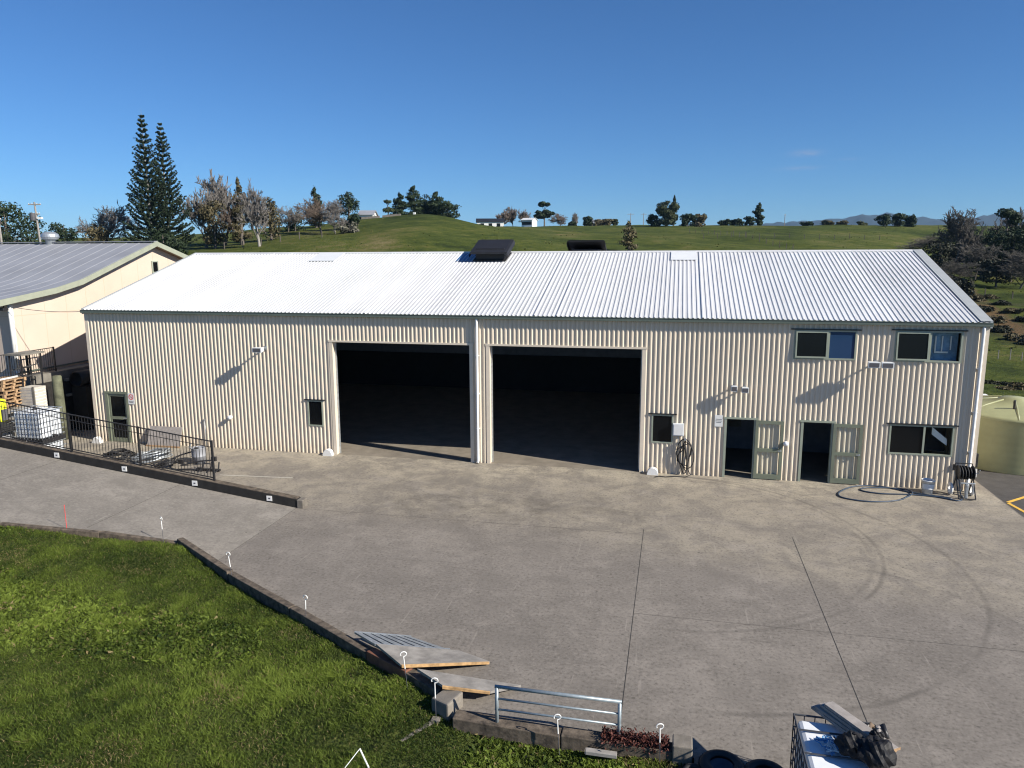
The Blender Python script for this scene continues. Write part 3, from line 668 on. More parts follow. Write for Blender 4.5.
mb = MB(); mb.box(x0-.08, x0+.06, -.055, .06, .0, z1); mb.box(x1-.04, x1+.05, -.055, .06, .0, z1); mb.box(x0-.10, x1+.09, -.06, .06, z1-.03, z1+.06); mb.build('door_frame', 'door_green', bld)
leaf(bld, x1-x0-.10, z1-.04, 'door_green', 'pane', lambda x, y, z: (x0+.06+x, -.02+y, z+.01), 'door')
# roof vents
def roof_vent(yc, sgn, xc):
    g = lambda x, y, z: (xc+x, yc+y*sgn, z)
    zr_ = lambda yy: H+KS*min(yy, 2*RY-yy)
    zb = zr_(yc)
    mb = MB(); hw, hd = .64, .50
    mb.hexa([g(-hw, -hd, zr_(yc-hd*sgn)-.02), g(hw, -hd, zr_(yc-hd*sgn)-.02), g(hw, hd, zr_(yc+hd*sgn)-.02), g(-hw, hd, zr_(yc+hd*sgn)-.02)], [g(-hw, -hd, zb+.42), g(hw, -hd, zb+.42), g(hw, hd, zb+.42), g(-hw, hd, zb+.42)])
    v = mb.build('roof_vent', 'vent', bld, bevel=.01)
    mb = MB(); e = .10
    mb.hexa([g(-hw-e, -hd-e-.04, zr_(yc-(hd+.1)*sgn)+.045), g(hw+e, -hd-e-.04, zr_(yc-(hd+.1)*sgn)+.045), g(hw+e, hd+e, zr_(yc+(hd+.1)*sgn)+.045), g(-hw-e, hd+e, zr_(yc+(hd+.1)*sgn)+.045)],
            [g(-hw-e, -hd-e-.04, zr_(yc-(hd+.1)*sgn)+.075), g(hw+e, -hd-e-.04, zr_(yc-(hd+.1)*sgn)+.075), g(hw+e, hd+e, zr_(yc+(hd+.1)*sgn)+.075), g(-hw-e, hd+e, zr_(yc+(hd+.1)*sgn)+.075)])
    mb.build('vent_flange', 'vent', v)
    for k in range(3):
        mb = MB(); zz = zb+.1+k*.1; mb.box(xc-hw-.03, xc+hw+.03, yc-hd-.035, yc+hd+.035, zz, zz+.03); mb.build('louvre', 'vent', v)
    # pitched hood running parallel to the roof, its two sides curled down
    sec = [(-.86, -.24), (-.87, -.14), (-.83, -.04), (-.74, .0), (.74, .0), (.83, -.04), (.87, -.14), (.86, -.24)]
    mb = MB(); rings = []
    for (yo, zo) in ((-.80, .50), (.70, .62)):
        rings.append(len(mb.v)); zc_ = zr_(yc)+KS*yo+zo
        mb.v += [g(x, yo, zc_+z) for x, z in sec]
    k = len(sec)
    for i in range(k-1): mb.f.append((rings[0]+i, rings[0]+i+1, rings[1]+i+1, rings[1]+i))
    zf_, zb_ = zr_(yc)-KS*.80+.50, zr_(yc)+KS*.70+.62
    mb.hexa([g(-.80, -.83, zf_-.10), g(.80, -.83, zf_-.10), g(.80, -.79, zf_-.10), g(-.80, -.79, zf_-.10)], [g(-.80, -.83, zf_), g(.80, -.83, zf_), g(.80, -.79, zf_), g(-.80, -.79, zf_)])
    mb.hexa([g(-.82, -.795, zf_-.05), g(.82, -.795, zf_-.05), g(.82, .69, zb_-.06), g(-.82, .69, zb_-.06)], [g(-.82, -.795, zf_-.012), g(.82, -.795, zf_-.012), g(.82, .69, zb_-.015), g(-.82, .69, zb_-.015)])
    mb.build('vent_hood', 'vent', v)
roof_vent(6.74, 1, 15.42); roof_vent(8.52, -1, 19.44)
# flat sheets patched in below the ridge
def patch(name, x0, x1, y0, y1, mat, dz, ribbed=False):
    mb = MB(); z = lambda y: H+KS*y+dz
    if ribbed:
        pr = profile(x1-x0, .03)
        for (a, ha), (b, hb) in zip(pr, pr[1:]): mb.quad((x0+a, y0-ha*sn, z(y0)+ha*cs), (x0+b, y0-hb*sn, z(y0)+hb*cs), (x0+b, y1-hb*sn, z(y1)+hb*cs), (x0+a, y1-ha*sn, z(y1)+ha*cs))
    else:
        mb.hexa([(x0, y0, z(y0)-.012), (x1, y0, z(y0)-.012), (x1, y1, z(y1)-.012), (x0, y1, z(y1)-.012)], [(x0, y0, z(y0)), (x1, y0, z(y0)), (x1, y1, z(y1)), (x0, y1, z(y1))])
    mb.build(name, mat, bld)
patch('roof_sheet', 13.84, 14.62, 6.15, 7.36, 'blue_sheet', .020, True)
patch('roof_sheet', 23.18, 24.24, 6.25, 7.40, 'plate', .062)
patch('roof_sheet', 6.75, 8.05, 6.2, 7.38, 'plate', .062)

# ------------------------------------------------------------------ things fixed to the workshop wall
def floodlight(x, z, twin, label, size=1.):
    t = thing('floodlight', label, 'floodlight', (x, -.03, z), 'floodlights on the workshop wall')
    mb = MB(); mb.box(-.06, .06, -.03, 0, -.07, .07); mb.tube([(0, -.03, 0), (0, -.20, .03), (0, -.40*size, .03)], .030, 6); mb.build('bracket', 'galv', t)
    for dx in ((-.20, .20) if twin else (0,)):
        mb = MB(); s = .165*size; y0 = -.34*size
        mb.hexa([(dx-s, y0-.22*size, -.10), (dx+s, y0-.22*size, -.10), (dx+s*.8, y0+.02, -.06), (dx-s*.8, y0+.02, -.06)], [(dx-s, y0-.22*size, .09), (dx+s, y0-.22*size, .09), (dx+s*.8, y0+.02, .08), (dx-s*.8, y0+.02, .08)])
        h = mb.build('lamp_head', 'plate', t, bevel=.008)
        mb = MB(); mb.quad((dx-s*.82, y0-.222*size-.004, -.075), (dx+s*.82, y0-.222*size-.004, -.075), (dx+s*.82, y0-.222*size-.004, .062), (dx-s*.82, y0-.222*size-.004, .062)); mb.build('lens', 'ink', h)
    return t
floodlight(8.04, 4.09, False, 'white wall floodlight high up between the left end and the left roller door', 1.15)
floodlight(25.45, 3.17, False, 'left one of two small wall lights above the first open green door', .6)
floodlight(25.80, 3.14, False, 'right one of two small wall lights above the first open green door', .7)
floodlight(29.84, 4.13, True, 'white twin floodlight on the wall between the two upper windows', 1.1)
def wall_lamp(x, z, label):
    t = thing('wall_lamp', label, 'wall lamp', (x, -.03, z), 'small round lamps on the workshop wall')
    mb = MB(); mb.lathe([(0, 0), (.07, 0), (.07, -.04), (0, -.05)], (0, 0, 0), 12, 'y'); mb.build('base', 'white', t)
    mb = MB(); mb.lathe([(.05, -.04), (.085, -.09), (.08, -.15), (.04, -.18), (0, -.185)], (0, 0, 0), 14, 'y'); mb.build('globe', 'white_plastic', t, smooth=True)
wall_lamp(6.34, 1.29, 'small white wall lamp low on the wall left of the left roller door'); wall_lamp(27.22, 1.31, 'small white wall lamp on the wall between the two open green doors')
def sign(x, z, w_, h_, label, ring):
    t = thing('sign', label, 'sign', (x, -.042, z))
    mb = MB(); mb.box(-w_/2, w_/2, -.008, 0, -h_/2, h_/2); mb.build('board', 'white', t)
    if ring:
        mb = MB(); mb.lathe([(.085, -.012), (.115, -.012)], (0, 0, .07), 20, 'y'); mb.quad((-.07, -.013, .125), (-.055, -.013, .14), (.07, -.013, .015), (.055, -.013, .0)); mb.build('red_ring', 'red', t)
        mb = MB(); mb.box(-.06, .05, -.011, -.009, .06, .08); mb.build('cigarette', 'ink', t)
    for k, (zz, ww) in enumerate(((-.12, .11), (-.16, .09)) if ring else ((.06, .10), (.0, .11), (-.05, .08))):
        mb = MB(); mb.box(-ww, ww, -.012, -.010, zz-.008, zz+.008); mb.build('text_line', 'ink', t)
sign(1.83, 1.86, .30, .46, 'white no-smoking sign with red ring beside the closed green door', True)
sign(25.02, 1.98, .27, .40, 'small white notice on the wall left of the first open green door', False)
t = thing('meter_box', 'pale grey meter box right of the small window beside the right roller door', 'meter box', (23.68, -.03, 1.62))
mb = MB(); mb.box(-.19, .19, -.14, 0, -.21, .22); mb.build('cabinet', 'plate', t, bevel=.01); mb = MB(); mb.box(-.16, .16, -.152, -.141, -.18, .19); mb.build('lid', 'white', t, bevel=.004)
mb = MB(); mb.tube([(0, -.06, -.21), (0, -.05, -.8)], .02, 6); mb.build('conduit', 'galv', t)
def guard(x, label, y=-.22):
    t = thing('door_guard', label, 'door guard', (x, y, 0), 'white half-round door guards')
    mb = MB(); mb.lathe([(0, -.10), (.165, -.10), (.18, -.07), (.18, .07), (.165, .10), (0, .10)], (0, 0, .08), 16, 'y', 0, math.pi); mb.build('dome', 'white', t, smooth=False)
    mb = MB(); mb.box(-.19, .19, -.10, .10, 0, .08); mb.build('foot', 'white', t)
guard(10.55, 'white half-round guard at the left foot of the left roller door'); guard(22.85, 'white half-round guard at the right foot of the right roller door'); guard(.28, 'white half-round guard at the far left corner of the workshop', -.35)
# hanging black hose
t = thing('hanging_hose', 'black hose coiled on a wall hook beside the meter box', 'hose', (23.92, -.08, 0))
mb = MB(); pts = []
for i in range(150):
    a = i/150*2*math.pi*4.6; rr = .17+.13*math.sin(i*.13)
    pts.append((rr*math.cos(a)*1.05+.03*math.sin(i*.5), -.06-.05*math.cos(a*.5)-.02*math.sin(i*.3), .70+.60*math.sin(a)*(.78+.30*math.sin(i*.21))*(1.06 if math.sin(a) < 0 else .95)))
mb.tube(pts, .017, 6); mb.build('coil', 'rubber', t, smooth=True)
mb = MB(); mb.tube([(.1, -.1, .3), (.22, -.15, .06), (.05, -.3, .02), (-.3, -.28, .02), (-.62, -.42, .02), (-.85, -.38, .02), (-.98, -.5, .02)], .018, 6); mb.build('tail', 'rubber', t, smooth=True)
mb = MB(); mb.box(-.03, .03, -.16, .05, 1.27, 1.31); mb.box(-.03, .03, -.16, -.13, 1.31, 1.37); mb.build('hook', 'galv', t)
# hose reel cart
t = thing('hose_reel', 'black hose reel on a trolley with white wheels at the right end of the workshop', 'hose reel', (32.52, -.80, 0))
mb = MB()
for sx in (-.24, .24):
    mb.tube([(sx, .12, .66), (sx, .3, .12), (sx, .32, .05)], .02, 6); mb.tube([(sx, .1, .66), (sx, -.28, .04)], .02, 6); mb.tube([(sx, .1, .64), (sx, .22, .98), (sx, .26, 1.05)], .016, 6)
mb.tube([(-.24, -.28, .05), (.24, -.28, .05)], .02, 6); mb.tube([(-.24, .26, 1.05), (.24, .26, 1.05)], .018, 6); mb.build('stand', 'black', t)
mb = MB(); mb.lathe([(0, -.22), (.23, -.22), (.23, -.2), (.10, -.19), (.10, .19), (.23, .2), (.23, .22), (0, .22)], (0, .08, .80), 20, 'x'); mb.build('drum', 'black', t)
mb = MB(); pts = [(-.17+.34*(i % 40)/40, .08+(.13+.025*(i//40))*math.cos(i*.63), .80+(.13+.025*(i//40))*math.sin(i*.63)) for i in range(150)]; mb.tube(pts, .022, 5); mb.build('wound_hose', 'rubber', t, smooth=True)
for sx in (-.31, .31):
    mb = MB(); mb.lathe([(.11, -.03), (.19, -.035), (.20, 0), (.19, .035), (.11, .03), (.11, -.03)], (sx, .30, .20), 18, 'x'); wv = mb.build('wheel', 'white', t, smooth=True)
mb = MB(); mb.box(-.2, .22, -.2, -.14, .50, .55); mb.box(-.06, .03, -.24, -.14, .05, .5); mb.build('pump', 'galv', t, bevel=.02)
mb = MB(); mb.tube([(.24, .08, .80), (.36, .05, .80), (.36, -.05, .94)], .014, 6); mb.build('crank', 'galv', t)
t = thing('bucket', 'pale grey bucket on the concrete beside the hose reel', 'bucket', (31.55, -.52, 0))
mb = MB(); mb.lathe([(0, .0), (.15, 0), (.19, .42), (.205, .42), (.205, .45), (.18, .45), (.145, .03), (0, .03)], (0, 0, 0), 20); mb.build('pail', 'plate', t, smooth=True)
mb = MB(); mb.tube([(.19*math.cos(a), -.02-.05*math.sin(a), .42+.03-.12*math.sin(a)) for a in np.linspace(0, math.pi, 9)], .006, 5); mb.build('bail_handle', 'galv', t)
mb = MB(); mb.lathe([(.160, .16), (.183, .17), (.193, .34), (.190, .34)], (0, 0, .0), 20, 'z', R(200), R(340)); mb.build('sticker', 'plate', t)
t = thing('ground_hose', 'blue-grey hose looped on the concrete below the lower right window', 'hose', (0, 0, 0))
mb = MB(); pts = []
ctrl = [(32.1, -1.05), (31.5, -.80), (31.0, -.60), (30.3, -.16), (29.6, -.22), (29.1, -.62), (28.75, -1.2), (28.8, -1.62), (29.4, -1.85), (30.1, -1.72), (30.7, -1.3), (31.05, -.75), (30.9, -.35), (30.4, -.28), (29.7, -.42), (29.55, -.75), (30.1, -.95), (31.0, -.86), (31.7, -.95), (32.2, -1.2), (32.45, -.95), (32.5, -.55)]
for i in range(len(ctrl)-1):
    p0, p1, p2, p3 = [np.array(ctrl[max(0, min(len(ctrl)-1, i+k))]) for k in (-1, 0, 1, 2)]
    for s in np.linspace(0, 1, 7)[:-1]:
        q = .5*((2*p1)+(-p0+p2)*s+(2*p0-5*p1+4*p2-p3)*s*s+(-p0+3*p1-3*p2+p3)*s**3); pts.append((q[0], q[1], .025+.03*(9 < i < 12)))
mb.tube(pts, .023, 6); mb.build('hose', 'blue_hose', t, smooth=True); mb = MB(); mb.tube([(32.5, -.56, .03), (32.48, -.5, .3), (32.42, -.5, .6)], .02, 6); mb.build('riser', 'blue_hose', t)
t = thing('wall_tap', 'small black tap on the wall right of the lower window', 'tap', (32.42, -.03, .78)); mb = MB(); mb.box(-.03, .03, -.06, 0, -.09, .1); mb.tube([(0, -.05, .05), (0, -.12, .05), (0, -.13, -.02)], .015, 6); mb.build('tap', 'black', t)
t = thing('water_meter', 'black and white meter fitting on the right corner of the workshop', 'meter', (33.02, .25, .85))
mb = MB(); mb.box(.03, .16, -.09, .09, -.1, .35); mb.build('case', 'black', t, bevel=.01); mb = MB(); mb.box(.04, .15, -.11, -.091, -.42, -.14); mb.build('tag_plate', 'white', t); mb = MB(); mb.tube([(.09, 0, -.1), (.09, 0, -.85)], .018, 6); mb.build('pipe', 'black', t)
# green water tank
t = thing('water_tank', 'pale green plastic water tank with domed lid beside the workshop', 'water tank', (35.75, 4.45, -.025))
TR = 2.18; mb = MB(); prof = [(0, 0), (TR, 0)]
for k in range(7): prof += [(TR, .02+k*.25), (TR+.003, .10+k*.25), (TR+.003, .15+k*.25), (TR, .24+k*.25)]
mb.lathe(prof+[(TR+.02, 1.90)], (0, 0, 0), 64); mb.build('shell', 'tank', t, smooth=True)
mb = MB(); mb.lathe([(TR+.03, 1.85), (TR+.03, 1.92), (TR-.1, 1.97), (1.3, 2.17), (.45, 2.32), (.42, 2.37), (0, 2.39)], (0, 0, 0), 64); lid = mb.build('lid', 'tank', t, smooth=True)
for k in range(8):
    a = k*math.pi/4+.5; mb = MB(); mb.tube([((TR-.02)*math.cos(a), (TR-.02)*math.sin(a), 1.93), (1.3*math.cos(a), 1.3*math.sin(a), 2.18), (.5*math.cos(a), .5*math.sin(a), 2.32)], .035, 6); mb.build('lid_rib', 'tank', lid, smooth=True)
mb = MB(); mb.tube([(-.45, -1.2, 2.1), (-.45, -1.2, 2.48)], .04, 8); mb.build('overflow_pipe', 'black', t)
# white lidded bin behind the tank
t = thing('storage_bin', 'low white lidded bin showing between the workshop corner and the green tank', 'bin', (37.85, 13.3, -.35))
mb = MB(); mb.box(-.42, .42, -.4, .4, 0, 1.08); mb.build('body', 'plate', t); mb = MB(); mb.hexa([(-.46, -.44, 1.085), (.46, -.44, 1.085), (.46, .44, 1.12), (-.46, .44, 1.12)], [(-.46, -.44, 1.15), (.46, -.44, 1.15), (.46, .44, 1.2), (-.46, .44, 1.2)]); mb.build('lid', 'white', t)

# ------------------------------------------------------------------ neighbouring building on the left
nb = thing('neighbouring_shed', 'cream panelled shed with grey corrugated roof behind the pallets on the left', 'building')
NX = -3.52; XL = -42.
prof_r = [(-.98, 5.83), (1.94, 6.21), (3.46, 6.53), (8.69, 8.30), (16.2, 6.05)]
rz_n = lambda y: float(np.interp(y, [a for a, _ in prof_r], [b for _, b in prof_r]))
def cladmat():
    mt, nt, b = new_mat('cream_panels'); g = nd(nt, 'ShaderNodeNewGeometry'); xyz = nd(nt, 'ShaderNodeSeparateXYZ', {0: g.outputs['Position']})
    fr = mth(nt, 'FRACT', mth(nt, 'DIVIDE', mth(nt, 'ADD', xyz.outputs[1], 20.), 1.2)); ln = mth(nt, 'LESS_THAN', fr, .022)
    hz_ = mth(nt, 'LESS_THAN', mth(nt, 'ABSOLUTE', mth(nt, 'SUBTRACT', xyz.outputs[2], 5.15)), .012); ln = mth(nt, 'MAXIMUM', ln, hz_)
    base = mix(nt, ramp(nt, noise(nt, pos(nt), .8, 5), [(.35, 0.), (.7, 1.)]), (.57, .475, .39), (.53, .44, .36))
    c = mix(nt, ln, base, (.47, .38, .28)); nt.links.new(c, b.inputs['Base Color']); b.inputs['Roughness'].default_value = .7; M['panels'] = mt
cladmat()
ys = [-.1, 1.94, 3.46, 8.69, 15.2]
mb = MB()
for a, b_1 in zip(ys, ys[1:]): mb.quad((NX, a, 2.78), (NX, b_1, 2.78), (NX, b_1, rz_n(b_1)-.12), (NX, a, rz_n(a)-.12))
mb.build('gable_wall', 'panels', nb)
mb = MB(); mb.quad((XL, -.1, 2.78), (NX, -.1, 2.78), (NX, -.1, 5.8), (XL, -.1, 5.8)); mb.build('front_wall', 'panels', nb)
mb = MB(); mb.box(XL, NX-.02, -.06, 15.2, -.3, 2.775); mb.build('base_wall', 'panels', nb)
mb = MB(); mb.box(NX-.005, NX+.05, -.12, 15.2, 2.74, 2.80); mb.build('base_ledge', 'trim', nb)
mb = MB(); yv = [a for a, _ in prof_r]
XR = -3.12
RB = .76; nrib = int((XR-XL)/RB)
for (ya, za), (yb, zb) in zip(prof_r, prof_r[1:]):
    for i in range(nrib):
        x = XL+i*RB
        for (a, ha, b, hb) in ((0, 0, .64, 0), (.64, 0, .67, .016), (.67, .016, .72, .016), (.72, .016, RB, 0)):
            mb.quad((x+a, ya, za+ha), (x+b, ya, za+hb), (x+b, yb, zb+hb), (x+a, yb, zb+ha))
M['roof_grey'] = simple('grey_roof_steel', (.29, .30, .325), .55, .12, .5, metal=.15)
mb.build('roof', 'roof_grey', nb)
M['fascia'] = simple('pale_green_fascia', (.29, .31, .24), .5, .1); M['soffit'] = simple('brown_soffit', (.20, .145, .10), .8, .15)
for (ya, za), (yb, zb) in zip(prof_r, prof_r[1:]):
    mb = MB(); mb.hexa([(XR-.02, ya, za-.20), (XR+.04, ya, za-.20), (XR+.04, yb, zb-.20), (XR-.02, yb, zb-.20)], [(XR-.02, ya, za+.05), (XR+.04, ya, za+.05), (XR+.04, yb, zb+.05), (XR-.02, yb, zb+.05)]); mb.build('fascia', 'fascia', nb)
    mb = MB(); mb.hexa([(NX-.02, ya, za-.17), (XR-.021, ya, za-.17), (XR-.021, yb, zb-.17), (NX-.02, yb, zb-.17)], [(NX-.02, ya, za-.14), (XR-.021, ya, za-.14), (XR-.021, yb, zb-.14), (NX-.02, yb, zb-.14)]); mb.build('soffit', 'soffit', nb)
mb = MB(); mb.box(XL, XR+.06, -1.10, -.98, 5.70, 5.84); mb.build('gutter', 'fascia', nb)
mb = MB(); mb.box(XL, XR-.03, 8.55, 8.83, 8.33, 8.37); mb.build('ridge_cap', 'roof_grey', nb)
mb = MB(); mb.box(NX-.01, NX+.05, 8.66, 9.16, 6.72, 7.34); wv = mb.build('window', 'frame', nb); mb = MB(); mb.box(NX+.051, NX+.056, 8.74, 9.08, 6.78, 7.28); mb.build('pane', 'pane', wv)
mb = MB(); mb.tube([(NX+.10, -.25, 5.65), (NX+.10, -.25, 5.4), (NX+.08, -.22, 2.9)], .07, 10); mb.build('downpipe', 'white', nb, smooth=True)
mb = MB(); mb.box(NX-.06, NX+.06, -.16, -.04, 2.78, 5.6); mb.build('corner_post', 'white', nb)
# turbine ventilator on the ridge
vx = -9.65
t_ = MB(); t_.lathe([(.24, -.35), (.24, .09), (.28, .11)], (vx, 8.69, 8.35), 18); tv = t_.build('turbine_vent', 'galv', nb, smooth=True)
t_ = MB(); t_.lathe([(.25, .10), (.38, .16), (.45, .28), (.42, .42), (.28, .52), (.10, .56), (0, .56)], (vx, 8.69, 8.35), 24); t_.build('turbine_head', 'galv', tv)
# floodlight and cable
t = thing('eave_floodlight', 'small black floodlight under the corner eave of the neighbouring shed', 'floodlight', (NX+.12, -.55, 5.55))
mb = MB(); mb.box(-.16, .16, -.16, .1, -.12, .0); mb.build('lamp_head', 'black', t, bevel=.01); mb = MB(); mb.tube([(0, 0, 0), (0, .1, .12), (0, .3, .15)], .02, 6); mb.build('bracket', 'black', t)
t = thing('overhead_cable', 'thin cable hanging between the two building eaves', 'cable'); mb = MB()
a, b_1 = Vector((NX+.15, -.45, 5.62)), Vector((-.05, -.12, H-.08)); mb.tube([tuple(a.lerp(b_1, s)+Vector((0, 0, -.10*4*s*(1-s)))) for s in np.linspace(0, 1, 12)], .012, 5)
mb.build('cable', 'ink', t)
# upper walkway and dock with its retaining wall, pole
mb = MB(); mb.box(-14, -2.6, -4.6, -.13, -.3, 1.45); struct(mb.build('loading_dock', 'dock'))
mb = MB(); mb.box(-3.49, -2.75, -.12, 9.5, -.3, 2.66); struct(mb.build('walkway', 'dock'))
t = thing('retaining_wall', 'dark timber retaining wall in the gap between the two buildings', 'retaining wall')
mb = MB(); mb.box(-2.74, -2.62, -.5, 12, 0, 2.3); mb.build('boarding', 'sleeper_black', t)
for k, (za, zb) in enumerate(((2.30, 2.46), (1.62, 1.76))):
    mb = MB(); mb.box(-2.615, -2.48, 1.3, 12, za-.08, za+.02); mb.build('wale', 'dock', t)
t = thing('culvert_pipe', 'black ribbed pipe end poking over the retaining wall behind the mossy pole', 'pipe', (-2.1, 2.0, 2.2))
mb = MB(); mb.lathe([(.30, -.6), (.34, -.6), (.34, .6), (.30, .6), (.30, -.6)], (0, 0, .1), 20, 'y'); mb.build('shell', 'rubber', t, smooth=True); mb = MB(); mb.box(-.36, .36, -.5, .5, -2.2, -.24); mb.build('support', 'sleeper_black', t)
t = thing('retaining_pole', 'thick mossy timber pole standing beside the white crate', 'pole', (-1.60, -.12, 0)); mb = MB(); mb.lathe([(0, 0), (.21, 0), (.20, 1.4), (.185, 2.68), (.15, 2.72), (0, 2.73)], (0, 0, 0), 14); mb.build('trunk', 'pole', t, smooth=True)
# railing on the walkway
def railing(t, pts, hgt, gap, barr, post_every, mat='black', toprail=.022):
    """pts: two end points (base line); vertical bars between two rails; posts as children"""
    a, b = Vector(pts[0]), Vector(pts[1]); L = (b-a).length; n = max(2, int(L/gap)); up = Vector((0, 0, 1))
    mb = MB(); mb.tube([a+up*hgt, b+up*hgt], toprail, 4); mb.build('top_rail', mat, t); mb = MB(); mb.tube([a+up*.09, b+up*.09], toprail*.9, 4); mb.build('bottom_rail', mat, t)
    mb = MB()
    for i in range(1, n): p = a.lerp(b, i/n); mb.tube([p+up*.09, p+up*(hgt)], barr, 4, False)
    o = mb.build('bar_infill', mat, t)
    for s in post_every: mb = MB(); p = a.lerp(b, s); mb.box(p.x-.028, p.x+.028, p.y-.028, p.y+.028, p.z-.02, p.z+hgt+.03); mb.build('post', mat, t)
t = thing('walkway_railing', 'black bar railing on the raised walkway against the cream gable', 'railing'); railing(t, [(-2.9, -1.6, 2.66), (-2.9, 1.2, 2.66)], 1.05, .11, .010, (0, .5, 1))
t = thing('steel_rack', 'rusty steel frame rack standing above the pallet stack by the railing', 'rack', (-2.68, -.75, 2.35))
for (x0, y0) in ((-.1, -.4), (-.1, .55), (.45, -.4), (.45, .55)): mb = MB(); mb.tube([(x0*.9, y0, -.9), (x0, y0, .6), (x0+.12, y0-.1, 1.35)], .035, 5); mb.build('leg', 'black', t)
mb = MB(); mb.box(-.15, .65, -.55, .6, 1.33, 1.40); mb.build('top_frame', 'dock', t); mb = MB()
for zz in (.3, .7): mb.tube([(-.1, -.4, zz), (.45, .55, zz+.2)], .025, 5); mb.tube([(-.1, .55, zz), (.45, -.4, zz+.15)], .025, 5)
mb.build('brace', 'black', t)
t = thing('white_pipe_bundle', 'white plastic pipes lying at the foot of the railing above the pallets', 'pipe bundle', (-2.75, -1.3, 2.70)); 
for k in range(3): mb = MB(); mb.tube([(.05+.09*k, -1.3, .05), (.05+.09*k, .2, .08+.02*k)], .05, 8); mb.build('pipe', 'white', t, smooth=True)

# ------------------------------------------------------------------ pallets, totes and stored stuff on the left
def pallet_mesh():
    top = MB(); 
    for i in range(7): y = i*.158; top.box(0, 1.0, y, y+.10, .117, .138)
    bot = MB()
    for i in range(3): y = (0, .48, .95)[i]; bot.box(0, 1.0, y, y+.10, 0, .018)
    blk = MB()
    for x in (0, .44, .88):
        blk.box(x, x+.12, 0, 1.05, .098, .117)
        for y in (0, .48, .95): blk.box(x+.005, x+.115, y+.002, y+.098, .0185, .098)
    return top, bot, blk
def pallet(label, loc, rz, mat):
    t = thing('pallet', label, 'pallet', loc, 'stacked wooden pallets', rz); a, b, c = pallet_mesh()
    a.build('top_deck', mat, t); b.build('bottom_deck', mat, t); c.build('block_frame', mat, t); return t
ords = ['bottom', 'second from the bottom', 'third from the bottom', 'fourth from the bottom', 'fourth from the top', 'third from the top', 'second from the top', 'topmost']
p0 = None; base_z = 1.66
for k in range(8):
    lab = 'weathered wooden pallet, %s of the stack behind the fence at far left' % ords[k]
    loc = (-3.25+.03*math.sin(k*2.1), -2.05+.03*math.cos(k*1.7), base_z+k*.143); rz_ = .03*math.sin(k*3.3)
    p0 = pallet(lab, loc, rz_, 'pallet') if p0 is None else p0
    if k: dup(p0, loc, rz_, lab)
t = thing('concrete_plinth', 'grey concrete block under the pallet stack', 'block', (-2.75, -1.5, 1.45)); mb = MB(); mb.box(-.5, .5, -.5, .5, 0, .205); mb.build('slab', 'conc_block', t, bevel=.01)
t = thing('slatted_crate', 'white slatted crate between the pallet stack and the mossy pole', 'crate', (-1.98, -.98, 0))
for k in range(9): mb = MB(); mb.box(-.34, .34, -.3, .3, 1.30+k*.125, 1.30+k*.125+.10); mb.build('slat', 'crate', t)
mb = MB(); mb.box(-.33, .33, -.29, .29, 0, 2.38); mb.build('core', 'plate', t); mb = MB(); mb.box(.27, .36, -.31, -.27, 1.25, 2.44); mb.build('corner_post', 'dock', t)
def ibc_tote(name, label, loc, rz=0., topbars=True, group=None):
    t = thing(name, label, 'IBC tote', loc, group, rz)
    mb = MB(); mb.box(-.46, .46, -.56, .56, .16, 1.10); mb.build('bottle', 'white_plastic', t, bevel=.06)
    mb = MB()
    for z in (.22, .40, .58, .76, .94, 1.13):
        mb.tube([(-.5, -.6, z), (.5, -.6, z), (.5, .6, z), (-.5, .6, z), (-.5, -.6, z)], .011 if z < 1.1 else .016, 5)
    for i in range(8):
        x = -.5+i/7; mb.tube([(x, -.6, .15), (x, -.6, 1.13)], .009, 4); mb.tube([(x, .6, .15), (x, .6, 1.13)], .009, 4)
    for i in range(9):
        y = -.6+1.2*i/8; mb.tube([(-.5, y, .15), (-.5, y, 1.13)], .009, 4); mb.tube([(.5, y, .15), (.5, y, 1.13)], .009, 4)
    mb.build('cage', 'galv', t)
    mb = MB()
    for y in (-.25, .25): mb.tube([(-.5, y, 1.13), (.5, y, 1.13)], .014, 5)
    mb.build('top_bar', 'galv', t)
    mb = MB(); mb.box(-.5, .5, -.6, .6, .10, .15)
    for y in (-.55, 0, .55): mb.box(-.5, .5, y-.05, y+.05, 0, .10)
    mb.build('pallet_base', 'black', t)
    mb = MB(); mb.lathe([(0, 1.14), (.085, 1.14), (.09, 1.10)], (0, .1, .0), 16); mb.build('lid', 'black', t)
    mb = MB(); mb.lathe([(0, -.10), (.05, -.10), (.05, 0)], (0, -.56, .22), 10, 'y'); mb.build('tap', 'black', t)
    return t
ibc_tote('ibc_tote', 'white caged tote on top of another behind the black fence', (1.50, -4.30, 1.16), 1.5708, group='white totes behind the fence')
ibc_tote('ibc_tote', 'white caged tote at the bottom of the pair behind the black fence', (1.50, -4.30, 0), 1.5708, group='white totes behind the fence')
t = thing('storage_box', 'grey plastic box under a pile of black sheets behind the fence', 'box', (.10, -5.05, 0)); mb = MB(); mb.box(-.62, .62, -.42, .42, 0, 1.55); mb.build('body', 'roof_grey', t, bevel=.03); mb = MB(); mb.box(-.66, .66, -.46, .46, 1.551, 1.60); mb.build('lid', 'roof_grey', t, bevel=.01)  # this box stands in for the tote's front face, grey from shade
